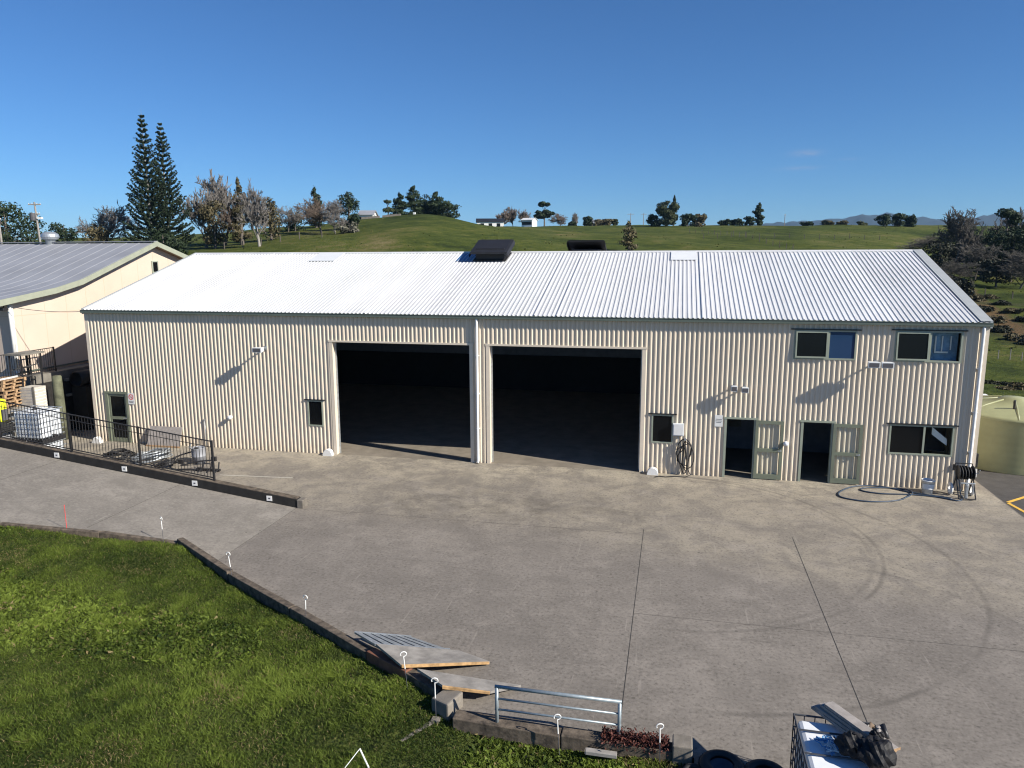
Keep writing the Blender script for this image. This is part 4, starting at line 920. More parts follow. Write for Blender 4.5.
for k in range(4):
    t = thing('black_sheet', ['lowest', 'second lowest', 'second highest', 'topmost'][k]+' black ribbed sheet in the pile on the grey box', 'sheet', (.16+.05*math.sin(k*2), -5.05, 1.602+k*.062), 'black sheets on the grey box', .10*math.sin(k*1.9)-.1)
    mb = MB(); mb.box(-.78, .78, -.44, .44, 0, .03); mb.build('panel', 'rubber', t); mb = MB()
    for i in range(8): x = -.75+i*.21; mb.box(x, x+.05, -.44, .44, .0301, .058)
    mb.build('rib', 'rubber', t)
t = thing('yellow_drum', 'bright yellow plastic drum on a stand at the far left edge', 'drum', (-.35, -4.2, 0)); mb = MB(); mb.lathe([(0, 1.75), (.30, 1.75), (.32, 1.80), (.32, 2.45), (.30, 2.50), (.26, 2.53), (0, 2.53)], (0, 0, 0), 20); mb.build('body', 'yellow', t, smooth=True)
mb = MB(); mb.box(-.35, .35, -.35, .35, 1.68, 1.745)
for a in (-.3, .3):
    for b_1 in (-.3, .3): mb.box(a-.03, a+.03, b_1-.03, b_1+.03, 0, 1.68)
mb.build('stand', 'black', t); mb = MB(); mb.box(.28, .36, -.1, .1, 1.8, 2.2); mb.build('strap', 'ink', t)

# black timber kerb and fence beside the ramp
t = thing('ramp_kerb', 'long black timber kerb with white reflectors along the top of the ramp wall', 'kerb')
xa, xb = -6.0, 12.34
kt = MB(); kt.hexa([(xa, -5.975, zr(xa)-.02), (xb, -5.975, -.02), (xb, -5.72, -.02), (xa, -5.72, zr(xa)-.02)], [(xa, -5.975, zr(xa)+.27), (xb, -5.975, .27), (xb, -5.72, .27), (xa, -5.72, zr(xa)+.27)]); kt.build('sleeper', 'sleeper_black', t, bevel=.015)
kt = MB(); kt.hexa([(xa, -5.97, -.3), (xb-.1, -5.97, -.3), (xb-.1, -5.80, -.3), (xa, -5.80, -.3)], [(xa, -5.97, zr(xa)-.021), (xb-.1, -5.97, -.005), (xb-.1, -5.80, -.005), (xa, -5.80, zr(xa)-.021)]); kt.build('wall_below', 'conc_block', t)
kt = MB(); kt.hexa([(xa, -5.968, zr(xa)+.271), (xb-.02, -5.968, .271), (xb-.02, -5.727, .271), (xa, -5.727, zr(xa)+.271)], [(xa, -5.968, zr(xa)+.285), (xb-.02, -5.968, .285), (xb-.02, -5.727, .285), (xa, -5.727, zr(xa)+.285)]); kt.build('top_face', 'sleeper', t)
for xr in (3.80, 6.33, 8.85, 11.42):
    kt = MB(); z = zr(xr)+.13; kt.box(xr-.09, xr+.09, -5.99, -5.976, z-.08, z+.08); rf = kt.build('reflector', 'white', t); kt = MB(); kt.box(xr-.03, xr+.035, -5.994, -5.9905, z-.02, z+.02); kt.build('reflector_eye', 'ink', rf)
kt = MB(); kt.box(12.345, 12.55, -6.0, -5.70, 0, .26); kt.build('end_block', 'conc_block', t, bevel=.02)
t = thing('ramp_fence', 'black vertical bar fence standing on the timber kerb by the ramp', 'fence')
fx = [-1.2, 1.51, 4.27, 6.84, 9.46]
zk = lambda x: zr(x)+.285
railing(t, [(-3.9, -5.84, zk(-3.9)), (9.46, -5.84, zk(9.46))], 1.27, .115, .009, tuple((x+3.9)/13.36 for x in (-3.9, -1.2, 1.51, 4.27, 6.84, 9.46)))
a, b_1 = (-3.9, -5.84, zk(-3.9)+1.08), (9.46, -5.84, zk(9.46)+1.08); mb = MB(); mb.tube([a, b_1], .012, 4); mb.build('mid_rail', 'black', t)
# scrap heap behind the fence
def coil(name, label, c, r, rad, turns, mat, cat='coil', tilt=.0):
    t = thing(name, label, cat, c); rg = np.random.default_rng(int(c[0]*100)); mb = MB(); n = turns*18; pts = []
    for i in range(n):
        a = 2*math.pi*i/18; rr = r*(.75+.3*rg.random()*.5+.2*math.sin(i*.07)); pts.append((rr*math.cos(a), rr*math.sin(a)*.9, rad+.42*r*(i/n)*(1+.2*math.sin(i*.9))+tilt*rr*math.cos(a)+.05*rg.random()))
    mb.tube(pts, rad, 5); mb.build('loop', mat, t, smooth=True); return t
coil('cable_coil', 'big loose coil of grey cable in the scrap heap behind the fence', (4.35, -2.3, 0), .72, .028, 9, 'galv', tilt=.18)
coil('cable_coil', 'small flat coil of black hose left of the grey cable coil', (2.9, -2.2, 0), .55, .03, 5, 'rubber')
coil('cable_coil', 'tangled coil of black hose right of the grey cable coil', (5.4, -2.9, 0), .42, .026, 6, 'black', tilt=.25)
t = thing('metal_drum', 'open galvanised metal drum standing in the scrap heap', 'drum', (6.25, -2.1, 0)); mb = MB(); mb.lathe([(0, 0), (.25, 0), (.25, .25), (.262, .26), (.25, .28), (.25, .56), (.262, .58), (.235, .58), (.235, .03), (0, .03)], (0, 0, 0), 22); mb.build('body', 'roof_grey', t, smooth=True)
mb = MB(); mb.tube([(-.24, 0, .48), (-.36, 0, .55), (-.30, .02, .72)], .022, 6); mb.build('spout', 'galv', t)
rg = np.random.default_rng(5)
for k, (x, y, L, az, el, lab) in enumerate(((1.9, -1.9, 1.9, .12, .02, 'long black bar lying left of the cable coils'), (5.0, -2.6, 1.3, .5, .35, 'bent black bar leaning across the cable coils'), (5.4, -2.7, 1.1, -.5, .3, 'short dark bar propped against the metal drum'), (5.9, -2.7, 1.2, .35, .18, 'dark bar sticking out past the metal drum'), (6.1, -3.2, .9, .1, .05, 'short black bar on the ground by the fence end'))):
    t = thing('scrap_bar', lab, 'scrap bar', (x, y, .04)); mb = MB(); d = Vector((math.cos(az)*math.cos(el), math.sin(az)*math.cos(el), math.sin(el))); p = d*L
    mb.tube([(0, 0, 0), tuple(p*.6), tuple(p+Vector((0, 0, -.06)))], .03, 5); mb.build('bar', 'black', t); mb = MB(); mb.box(p.x-.09, p.x+.09, p.y-.05, p.y+.05, p.z-.10, p.z+.06); mb.build('bracket', 'black', t)
t = thing('metal_bracket', 'black folding metal bracket at the right end of the scrap heap', 'bracket', (7.35, -3.05, 0)); mb = MB(); mb.box(-.5, .4, -.05, .05, .03, .10); mb.build('beam', 'black', t)
for dx in (-.35, .0, .3): mb = MB(); mb.tube([(dx, -.2, .0), (dx+.05, 0, .12), (dx-.04, .18, .3)], .025, 5); mb.build('arm', 'black', t)
t = thing('leaning_board', 'pale brown board leaning on the wall behind the scrap heap', 'board', (3.4, -.28, 0)); mb = MB(); mb.hexa([(-.75, -.12, .02), (.75, -.12, .02), (.75, -.09, .02), (-.75, -.09, .02)], [(-.75, .16, .78), (.75, .16, .78), (.75, .19, .78), (-.75, .19, .78)]); mb.build('panel', 'card', t); mb = MB(); mb.box(-.76, .76, -.16, -.121, .0, .06); mb.build('edge_strip', 'pallet', t)
t = thing('wall_pipe', 'thin upright grey pipe on the wall above the fence end', 'pipe', (5.15, -.06, 0)); mb = MB(); mb.tube([(0, 0, .02), (0, 0, 1.15)], .016, 8); mb.build('pipe', 'galv', t, smooth=True); mb = MB(); mb.box(-.025, .025, -.03, .02, 1.1, 1.16); mb.build('cap', 'galv', t)

# ------------------------------------------------------------------ kerbs, loading boards and barrier by the grass
t = thing('grass_kerb', 'long weathered timber kerb between the grass bank and the concrete', 'kerb')
def kerb_run(pts, wd, hgt, mat, nm='sleeper', down=.35):
    for (x0, y0), (x1, y1) in zip(pts, pts[1:]):
        L = math.hypot(x1-x0, y1-y0); k = max(1, int(round(L/2.4)))
        for i in range(k):
            a = (x0+(x1-x0)*i/k, y0+(y1-y0)*i/k); b = (x0+(x1-x0)*((i+1)/k-.006), y0+(y1-y0)*((i+1)/k-.006)); tx, ty = (x1-x0)/L, (y1-y0)/L; nx, ny = -ty*wd/2, tx*wd/2
            jit = .02*math.sin(i*5.1+x0); mb = MB(); za, zb = zr(a[0]), zr(b[0])
            mb.hexa([(a[0]-nx, a[1]-ny, za-down), (b[0]-nx, b[1]-ny, zb-down), (b[0]+nx, b[1]+ny, zb-down), (a[0]+nx, a[1]+ny, za-down)], [(a[0]-nx, a[1]-ny, za+hgt+jit), (b[0]-nx, b[1]-ny, zb+hgt-jit), (b[0]+nx, b[1]+ny, zb+hgt-jit), (a[0]+nx, a[1]+ny, za+hgt+jit)]); mb.build(nm, mat, t, bevel=.015)
kerb_run([(0, yk(0)), (6.4, yk(6.4)), (8.83, yk(8.83)), (10.91, yk(10.91))], .15, .02, 'sleeper')
kerb_run([(10.91, yk(10.91)), (17.95, yk(17.95))], .17, .15, 'sleeper')
kerb_run([(17.95, yk(17.95)), (18.95, yk(18.95))], .20, .20, 'red_plank', 'red_sleeper')
kerb_run([(18.95, yk(18.95)), (19.72, yk(19.72))], .20, .19, 'sleeper')
mb = MB(); mb.hexa([(19.62, -14.85, -.4), (19.98, -15.05, -.4), (20.12, -14.6, -.4), (19.78, -14.45, -.4)], [(19.62, -14.85, .24), (19.98, -15.05, .28), (20.12, -14.6, .27), (19.78, -14.45, .23)]); mb.build('corner_block', 'conc_block', t, bevel=.03)
t = thing('yard_kerb', 'low weathered timber kerb below the steel barrier', 'kerb')
kerb_run([(20.1, -15.06), (21.9, -15.10), (23.72, -15.14)], .26, .13, 'sleeper')
mb = MB(); mb.box(23.62, 23.92, -15.30, -15.0, -.2, .27); mb.build('end_block', 'conc_block', t, bevel=.02)
t = thing('pale_plank', 'short grey plank lying on the grass in front of the barrier kerb', 'plank', (22.55, -15.36, .03)); mb = MB(); mb.box(-.24, .24, -.05, .05, -.04, .02); mb.build('board', 'pallet_grey', t, bevel=.005); mb = MB(); mb.box(-.255, -.241, -.045, .045, -.03, .015); mb.build('end_grain', 'conc_block', t)
t = thing('edging_slab', 'narrow concrete edging strip running into the grass from the corner block', 'edging', (19.55, -15.35, -.045)); mb = MB(); mb.hexa([(-.25, -.24, -.2), (-.14, -.32, -.2), (.30, .30, -.2), (.14, .36, -.2)], [(-.23, -.26, -.02), (-.16, -.31, -.02), (.27, .31, .03), (.17, .35, .03)]); mb.build('edge', 'conc_block', t, bevel=.02); mb = MB(); mb.box(.15, .29, .24, .36, -.1, .05); mb.build('joint_end', 'conc_block', t)
t = thing('steel_barrier', 'galvanised three-rail steel barrier on the low kerb', 'barrier', (0, 0, 0))
for x in (20.83, 22.80): mb = MB(); mb.tube([(x, -15.1, .0), (x, -15.1, .76)], .03, 8); mb.build('post', 'bluish_galv', t, smooth=True)
for zz, rr in ((.76, .030), (.55, .018), (.36, .018)): mb = MB(); mb.tube([(20.80, -15.1, zz), (22.83, -15.1, zz)], rr, 8); mb.build('rail', 'bluish_galv', t, smooth=True)
# grating ramp
t = thing('grating_ramp', 'galvanised slatted ramp leaning on the timber kerb', 'ramp')
A, B, C, D = Vector((17.45, -13.12, .27)), Vector((18.03, -13.47, .27)), Vector((19.36, -12.93, .02)), Vector((18.45, -12.62, .02))
A2, D2 = A, D
for k in range(7):
    s0, s1 = k/7, k/7+.105; q = [A.lerp(D, s0), B.lerp(C, s0), B.lerp(C, s1), A.lerp(D, s1)]; mb = MB(); mb.hexa([v-Vector((0, 0, .03)) for v in q], [v+Vector((0, 0, .012)) for v in q]); mb.build('slat', 'galv', t)
for p, q in ((A, D), (B, C)): mb = MB(); mb.tube([tuple(p), tuple(q)], .025, 4); mb.build('side_rail', 'galv', t)
def board(label, p, thick=.05, batten=(0, 1), mat='ply_grey'):
    t = thing('loading_board', label, 'loading board', (0, 0, 0), 'loading boards on the kerb'); P_ = [Vector(v) for v in p]
    mb = MB(); mb.hexa([v-Vector((0, 0, thick)) for v in P_], P_); mb.build('sheet', mat, t)
    a, b = P_[batten[0]], P_[batten[1]]; out = Vector(((b-a).y, -(b-a).x, 0)).normalized()*.035; dn = Vector((0, 0, .055)); e = (b-a)*.01
    mb = MB(); mb.hexa([a+e+out*.1-dn, b-e+out*.1-dn*.8, b-e+out-dn*.8, a+e+out-dn], [a+e+out*.1-Vector((0, 0, .004)), b-e+out*.1-Vector((0, 0, .004)), b-e+out-Vector((0, 0, .004)), a+e+out-Vector((0, 0, .004))]); mb.build('edge_batten', 'ply_edge', t); return t
board('grey board ramp with raw yellow edge, next to the slatted ramp', [(18.80, -14.12, .33), (20.25, -13.28, .085), (19.55, -12.98, .06), (18.08, -13.54, .33)])
board('lower grey board ramp nearest the steel barrier', [(19.74, -14.60, .34), (20.55, -14.42, .22), (20.98, -13.90, .07), (19.14, -14.19, .33)])
# more of the barrier-side planting
t = thing('ice_plant', 'low red-brown succulent plant spilling over the barrier kerb', 'plant', (22.95, -15.12, .1))
N_ = 2600; c_ = np.stack([rng.uniform(-.42, .62, N_), rng.normal(0, .075, N_), np.abs(rng.normal(.07, .05, N_))], -1); c_[:, 2] *= 1-.3*np.abs(c_[:, 0])
def leafcloud(c, s, nrm=None, asp=.5, rg=rng):
    N_ = len(c); a = rg.normal(size=(N_, 3)); a /= np.linalg.norm(a, axis=1)[:, None]+1e-9
    nn = rg.normal(size=(N_, 3)) if nrm is None else nrm+rg.normal(size=(N_, 3))*.55
    b = np.cross(a, nn); b /= np.linalg.norm(b, axis=1)[:, None]+1e-9; a = np.cross(b, nn); a /= np.linalg.norm(a, axis=1)[:, None]+1e-9
    s = np.broadcast_to(np.asarray(s), (N_,))[:, None]
    return np.stack([c-a*s, c-b*s*asp, c+a*s, c+b*s*asp], 1).reshape(-1, 3)
me = np_mesh('foliage', leafcloud(c_, rng.uniform(.015, .035, N_)), 4, np.arange(N_*4), np.repeat(rng.random(N_), 4)); link('foliage', me, 'iceplant', t)
for k in range(6): x = -.4+k*.17; mb = MB(); mb.tube([(x, 0, -.05), (x+.1*math.sin(k), -.1, .1), (x+.15*math.sin(k*2), -.16, .06)], .008, 4); mb.build('stem', 'iceplant', t)
# tyres
def tyre(label, loc, rx=0., scale=1.):
    t = thing('tyre', label, 'tyre', loc, 'old tyres by the kerb'); t.rotation_euler.x = rx; t.scale = (scale,)*3
    mb = MB(); mb.lathe([(.19, .02), (.24, .0), (.30, .02), (.325, .06), (.33, .10), (.325, .14), (.30, .18), (.24, .20), (.19, .18), (.17, .16), (.21, .13), (.24, .10), (.21, .07), (.17, .04), (.19, .02)], (0, 0, 0), 40); mb.build('carcass', 'rubber', t, smooth=True)
    mb = MB(); 
    for k in range(40): a = k*math.pi/20; mb.box(.327*math.cos(a)-.012, .327*math.cos(a)+.012, .327*math.sin(a)-.012, .327*math.sin(a)+.012, .055, .145)
    mb.build('tread', 'rubber', t); return t
t1 = tyre('black tyre with a blue disc inside lying flat at the bottom edge', (24.34, -15.44, .02)); mb = MB(); mb.lathe([(0, .07), (.10, .07), (.165, .09), (.18, .12)], (0, 0, 0), 28); mb.build('disc', 'blue_hose', t1, smooth=True)
tyre('black tyre lying flat, right of the two at the bottom edge, nearer the caged tote', (24.96, -15.50, .02), 0, .95)
tyre('small black tyre leaning against the end block of the low kerb', (23.93, -15.56, .0), .25, .5)
# white pigtail stakes
def stake(label, x, y, hgt, red=False, lean=(0, 0)):
    z0 = gz(x, y)-.05; t = thing('fence_stake', label, 'fence stake', (x, y, z0), None if red else 'white pigtail fence stakes'); top = Vector((lean[0], lean[1], hgt)); m_ = top*.62; t.rotation_euler.z = .5*math.sin(x*7)
    if red: mb = MB(); mb.tube([(0, 0, 0), tuple(top)], .007, 5); mb.build('rod', 'red', t); mb = MB(); mb.tube([tuple(top), tuple(top+Vector((0, 0, .03)))], .010, 5); mb.build('cap', 'red', t); return
    mb = MB(); mb.tube([(0, 0, 0), tuple(m_)], .006, 5); mb.build('rod', 'ink', t); mb = MB(); mb.tube([tuple(m_), tuple(top*.95)], .010, 6); mb.build('shaft', 'white', t)
    mb = MB(); mb.tube([tuple(top*.95+Vector((.045*math.sin(a)*1.2-.0, 0, .045*(1-math.cos(a))))) for a in np.linspace(0, 5.2, 12)], .010, 5); mb.build('pigtail', 'white', t)
stake('white pigtail stake at the far left edge of the grass', 6.05, -10.75, .85, lean=(-.02, .02))
stake('white pigtail stake by the bend in the timber kerb', 10.55, -9.72, .72, lean=(-.07, .02))
stake('white pigtail stake beside the kerb, second down from the bend', 13.42, -11.03, .80, lean=(-.15, .05))
stake('white pigtail stake halfway along the kerb between the bend and the slatted ramp', 16.08, -12.52, .66, lean=(.0, .02))
stake('white pigtail stake beside the grey board with the yellow edge', 19.02, -14.36, .72, lean=(-.06, .02))
stake('white pigtail stake behind the corner block', 19.80, -15.12, .80, lean=(-.02, .05))
stake('white pigtail stake in front of the steel barrier', 21.90, -15.35, .72, lean=(-.04, .02))
stake('white stake beside the red-brown plant', 23.44, -15.32, .66, lean=(-.01, .02))
stake('thin red marker stake at the far left of the grass', 7.98, -10.12, .78, True)
t = thing('fallen_stake', 'white stake tipped over in the grass at the bottom edge', 'fence stake', (18.9, -16.15, -.18)); mb = MB(); mb.tube([(.0, 0, .28), (-.22, -.42, .02)], .006, 5); mb.build('rod', 'white', t); mb = MB(); mb.tube([(0, 0, .28), (.22, -.18, .12)], .013, 6); mb.build('shaft', 'white', t); mb = MB(); mb.tube([(.22, -.18, .12), (.36, -.38, .0)], .006, 5); mb.build('spike', 'ink', t)
# foreground tote with its load
t = ibc_tote('caged_tote', 'white caged tote at the bottom edge loaded with timber and black bags', (25.79, -16.05, 0))
M['dark_steel'] = simple('dark_steel', (.06, .065, .075), .5, .2, 9, metal=.3)
for c_ in t.children:
    if c_.name.startswith(('cage', 'top_bar')): c_.data.materials[0] = M['dark_steel']
CX, CY = 25.79, -16.05
for k in range(4):
    t = thing('timber_plank', ['lowest grey plank of the bundle across the caged tote', 'second grey plank up in the bundle across the caged tote', 'third grey plank up in the bundle across the caged tote', 'top grey plank of the bundle across the caged tote'][k], 'plank', (CX+.20+.03*k, CY+.30-.02*k, 1.16+.047*k), 'planks on the caged tote', -.95+.03*math.sin(k*2))
    mb = MB(); mb.box(-.62+.03*k, .56, -.11, .11-.02*k, 0, .043); mb.build('plank', 'card', t, bevel=.004); mb = MB(); mb.box(.5601, .566, -.10, .08, .004, .038); mb.build('end_grain', 'pallet', t)
def bag(label, loc, sc, seed):
    rg = np.random.default_rng(seed); bm = bmesh.new(); bmesh.ops.create_icosphere(bm, subdivisions=4, radius=1)
    for v in bm.verts:
        n_ = math.sin(v.co.x*4+seed)*math.sin(v.co.y*5+seed*2)*math.sin(v.co.z*4+1)*.22+.06*math.sin(v.co.x*13+v.co.z*9+seed); v.co *= 1+n_; v.co.z = max(v.co.z, -.55)
    me = bpy.data.meshes.new('sack'); bm.to_mesh(me); bm.free(); t = thing('rubbish_bag', label, 'bag', loc); o = link('sack', me, 'black_bag', t); o.scale = sc
    mb = MB(); mb.lathe([(.04, 0), (.018, .03), (.03, .05), (0, .06)], (0, 0, sc[2]*.85), 9); mb.build('knot', 'black_bag', t)
M['black_bag'] = simple('black_bag', (.014, .014, .016), .6, .3, 8, spec=.25)
bag('black bag slumped on the caged tote beside the planks', (CX+.12, CY-.18, 1.28), (.20, .17, .16), 2); bag('larger black bag at the right side of the caged tote', (CX+.36, CY-.30, 1.28), (.22, .22, .20), 5)
t = thing('old_boots', 'dark tangled scrap on the far right corner of the caged tote', 'scrap', (CX+.45, CY+.32, 1.16))
for k in range(5): mb = MB(); mb.tube([(-.12+.05*k, -.1+.04*k, .02), (-.05+.05*k, .0, .12+.02*math.sin(k*2)), (.05+.03*k, .06-.05*k, .05)], .035, 6); mb.build('piece', ['black', 'soffit', 'black', 'card', 'black'][k], t, smooth=True)
t = thing('rope_tangle', 'tangle of blue rope lying on top of the caged tote', 'rope', (CX-.14, CY-.02, 1.125)); mb = MB(); rg = np.random.default_rng(3); q = np.cumsum(rg.normal(size=(90, 2))*.045, 0); q -= q.mean(0); q *= .26/np.abs(q).max(); mb.tube([(a*.7, b_, .02+.02*rg.random()) for a, b_ in q], .009, 5); mb.build('strand', 'blue_rope', t); 
mb = MB(); q = np.cumsum(rg.normal(size=(60, 2))*.045, 0); q -= q.mean(0); q *= .22/np.abs(q).max(); mb.tube([(a*.8+.02, b_-.05, .03+.02*rg.random()) for a, b_ in q], .008, 5); mb.build('pale_strand', 'plate', t)
bag('crumpled pale sack at the near end of the plank bundle', (CX+.44, CY-.02, 1.38), (.09, .07, .07), 9)
bpy.data.objects['rubbish_bag.002'].children[0].data.materials[0] = M['card']; bpy.data.objects['rubbish_bag.002']['category'] = 'sack'

# ------------------------------------------------------------------ trees
def segs_mesh(name, S, mat, parent, sides=3):
    S = np.array(S, float); p0, p1, r0, r1 = S[:, 0:3], S[:, 3:6], S[:, 6], S[:, 7]
    t = p1-p0; t /= np.linalg.norm(t, axis=1)[:, None]+1e-9; a = np.cross(t, np.array([.31, .52, .79])); a /= np.linalg.norm(a, axis=1)[:, None]+1e-9; b = np.cross(t, a)
    V = []; n = len(S)
    for k in range(sides):
        an = 2*math.pi*k/sides; o = a*math.cos(an)+b*math.sin(an); V.append(p0+o*r0[:, None]); V.append(p1+o*r1[:, None])
    V = np.stack(V, 1).reshape(-1, 3); base = np.arange(n)*2*sides; L = []
    for k in range(sides):
        k2 = (k+1) % sides; L.append(np.stack([base+2*k, base+2*k2, base+2*k2+1, base+2*k+1], -1))
    me = np_mesh(name, V, 4, np.concatenate(L).ravel()); return link(name, me, mat, parent)
def bare_tree(t, h, wd, rg, mat='twig_grey', lev=5, up=.55, bark='bark', twig=.02, trunk=.16):
    tr = []; br = []
    def grow(p, d, L, r, l):
        n = 3 if l < 3 else 2; pts = [p]; dd = d
        for i in range(n):
            dd = dd+rg.normal(size=3)*.13+np.array([0, 0, .06]); dd /= np.linalg.norm(dd); q = pts[-1]+dd*L/n; (tr if l == 0 else br).append((*pts[-1], *q, r*(1-.5*i/n), r*(1-.5*(i+1)/n))); pts.append(q)
        if l >= lev: return
        kk = {0: 8, 1: 6, 2: 4, 3: 3}.get(l, 3)
        for i in range(kk):
            s = (trunk if l == 0 else .25)+(1-(trunk if l == 0 else .25))*(i+rg.random())/kk; j = min(int(s*n), n-1); q = pts[j]+(pts[j+1]-pts[j])*(s*n-j)
            a = rg.normal(size=3); a -= dd*a.dot(dd); a /= np.linalg.norm(a); ang = .45+.55*rg.random(); nd_ = dd*math.cos(ang)+a*math.sin(ang); nd_[2] = nd_[2]*.85+up*.30; nd_ /= np.linalg.norm(nd_)
            grow(q, nd_, L*(.52+.22*rg.random()), max(r*.45, twig*.5), l+1)
    grow(np.zeros(3), np.array([0, 0, 1.]), .62, .022, 0)
    A = np.array(tr); B = np.array(br); allp = np.concatenate([B[:, 3:6], A[:, 3:6]]); zs = h/allp[:, 2].max(); xs = wd/2/np.percentile(np.abs(allp[:, :2]), 97)
    for X in (A, B):
        X[:, [0, 1, 3, 4]] *= xs; X[:, [2, 5]] *= zs; X[:, 6:] = np.clip(X[:, 6:]*h, twig, None)
    segs_mesh('trunk', A, bark, t, 6); segs_mesh('crown', B, mat, t, 3)
def lobes_for(kind, h, wd, rg):
    """list of (centre, radii)"""
    L = []; r = wd/2
    if kind == 'round':
        for k in range(26): a = rg.uniform(0, 6.28); q = rg.random()**.5; z = rg.uniform(.14, .88); m_ = math.sqrt(max(.05, 1-((z-.52)/.5)**2)); L.append(((r*.68*q*m_*math.cos(a), r*.68*q*m_*math.sin(a), h*z), (r*rg.uniform(.26, .44), r*rg.uniform(.26, .44), h*rg.uniform(.10, .17))))
        L.append(((0, 0, h*.93), (r*.25, r*.25, h*.07)))
    elif kind == 'bush':
        for k in range(18): a = rg.uniform(0, 6.28); q = rg.random()**.5; z = rg.uniform(.10, .80); L.append(((r*.7*q*math.cos(a), r*.7*q*math.sin(a), h*z), (r*rg.uniform(.24, .45), r*rg.uniform(.24, .45), h*rg.uniform(.16, .24))))
    elif kind == 'cone':
        for k in range(20): z = (k+.5)/20; m_ = (1-z)**.75*.9+.06; a = rg.uniform(0, 6.28); L.append(((r*.45*m_*math.cos(a), r*.45*m_*math.sin(a), h*(.08+.9*z)), (r*m_*rg.uniform(.5, .85), r*m_*rg.uniform(.5, .85), h*.055)))
    elif kind == 'column':
        for k in range(16): z = (k+.5)/16; m_ = min(1, 2.2*(1-z)+.15)*rg.uniform(.6, 1); a = rg.uniform(0, 6.28); L.append(((r*.35*m_*math.cos(a), r*.35*m_*math.sin(a), h*(.06+.9*z)), (r*m_*.7, r*m_*.7, h*.07)))
    elif kind == 'umbrella':
        for k in range(14): a = rg.uniform(0, 6.28); q = rg.random()**.5; L.append(((r*.75*q*math.cos(a), r*.75*q*math.sin(a), h*rg.uniform(.42, .62)-q*h*.05), (r*.32, r*.32, h*.07)))
        for k in range(6): a = rg.uniform(0, 6.28); L.append(((r*.3*math.cos(a), r*.3*math.sin(a), h*rg.uniform(.80, .93)), (r*.30, r*.30, h*.07)))
    return L
def leafy_tree(t, h, wd, rg, kind='round', mat='leaf_dark', n=2600, leaf=.28, bark='bark'):
    Lb = lobes_for(kind, h, wd, rg); wts = np.array([l[1][0]*l[1][2] for l in Lb]); wts /= wts.sum(); pick = rg.choice(len(Lb), n, p=wts)
    C = np.array([l[0] for l in Lb])[pick]; Rr = np.array([l[1] for l in Lb])[pick]; d = rg.normal(size=(n, 3)); d /= np.linalg.norm(d, axis=1)[:, None]; q = rg.uniform(.55, 1.08, n)[:, None]
    P = C+d*Rr*q; keep = P[:, 2] > .02*h; P, d = P[keep], d[keep]; pk = pick[keep]
    lt = rg.random(len(Lb)); tone = np.clip(.25+.4*lt[pk]+.4*(rg.random(len(P))-.4), 0, 1)
    me = np_mesh('crown', leafcloud(P, rg.uniform(.5, 1.15, len(P))*leaf, d, .6, rg), 4, np.arange(len(P)*4), np.repeat(tone, 4)); link('crown', me, mat, t)
    S = [(0, 0, -.3, 0, 0, h*.45, h*.03+.05, h*.02+.03), (0, 0, h*.45, 0, 0, h*.85, h*.02+.03, .03)]
    for l in Lb[::2]: z = min(l[0][2]*.7, h*.6); S.append((0, 0, z, *l[0], h*.010+.02, .02))
    segs_mesh('trunk', S, bark, t, 5)
def norfolk(t, h, wd, rg):
    S = [(0, 0, -.5+(h+.5)*k/12, 0, 0, -.5+(h+.5)*(k+1)/12, .32*(1-k/12.3), .32*(1-(k+1)/12.3)) for k in range(12)]; segs_mesh('trunk', S, 'pale_bark', t, 8)
    P = []; A = []; Bs = []; z = h*.06; tone = []
    while z < h*.97:
        f = z/h; rr = wd/2*min(1., ((1-f)/.93)**1.0+.015)*rg.uniform(.86, 1.06); nb_ = 8 if f < .9 else 5; a0 = rg.uniform(0, 6.28)
        for b in range(nb_):
            a = a0+2*math.pi*b/nb_+rg.normal()*.12; L = rr*rg.uniform(.8, 1.08); rise = L*rg.uniform(.42, .60)*(1 if f > .2 else .55); m_ = max(5, int(L/.20))
            prev = np.array([0, 0, z])
            for i in range(1, m_+1):
                s = i/m_; c = np.array([L*s*math.cos(a), L*s*math.sin(a), z-.05*L*math.sin(s*3.1)+rise*s*s])
                Bs.append((*prev, *c, .05*(1-s)+.015, .05*(1-s)+.015)); prev = c
                if s > .12:
                    for _ in range(8 if f < .55 else 6): P.append(c+rg.normal(size=3)*np.array([.09, .09, .06])*(1.15-.6*f)+np.array([0, 0, .06])); tone.append(np.clip(.2+.5*rg.random()+.2*s, 0, 1))
        z += h*(.033 if f < .6 else .034)*rg.uniform(.85, 1.15)
    P = np.array(P); me = np_mesh('crown', leafcloud(P, rg.uniform(.13, .25, len(P)), None, .5, rg), 4, np.arange(len(P)*4), np.repeat(tone, 4)); link('crown', me, 'leaf_norfolk', t); segs_mesh('branches', Bs, 'bark', t, 3)
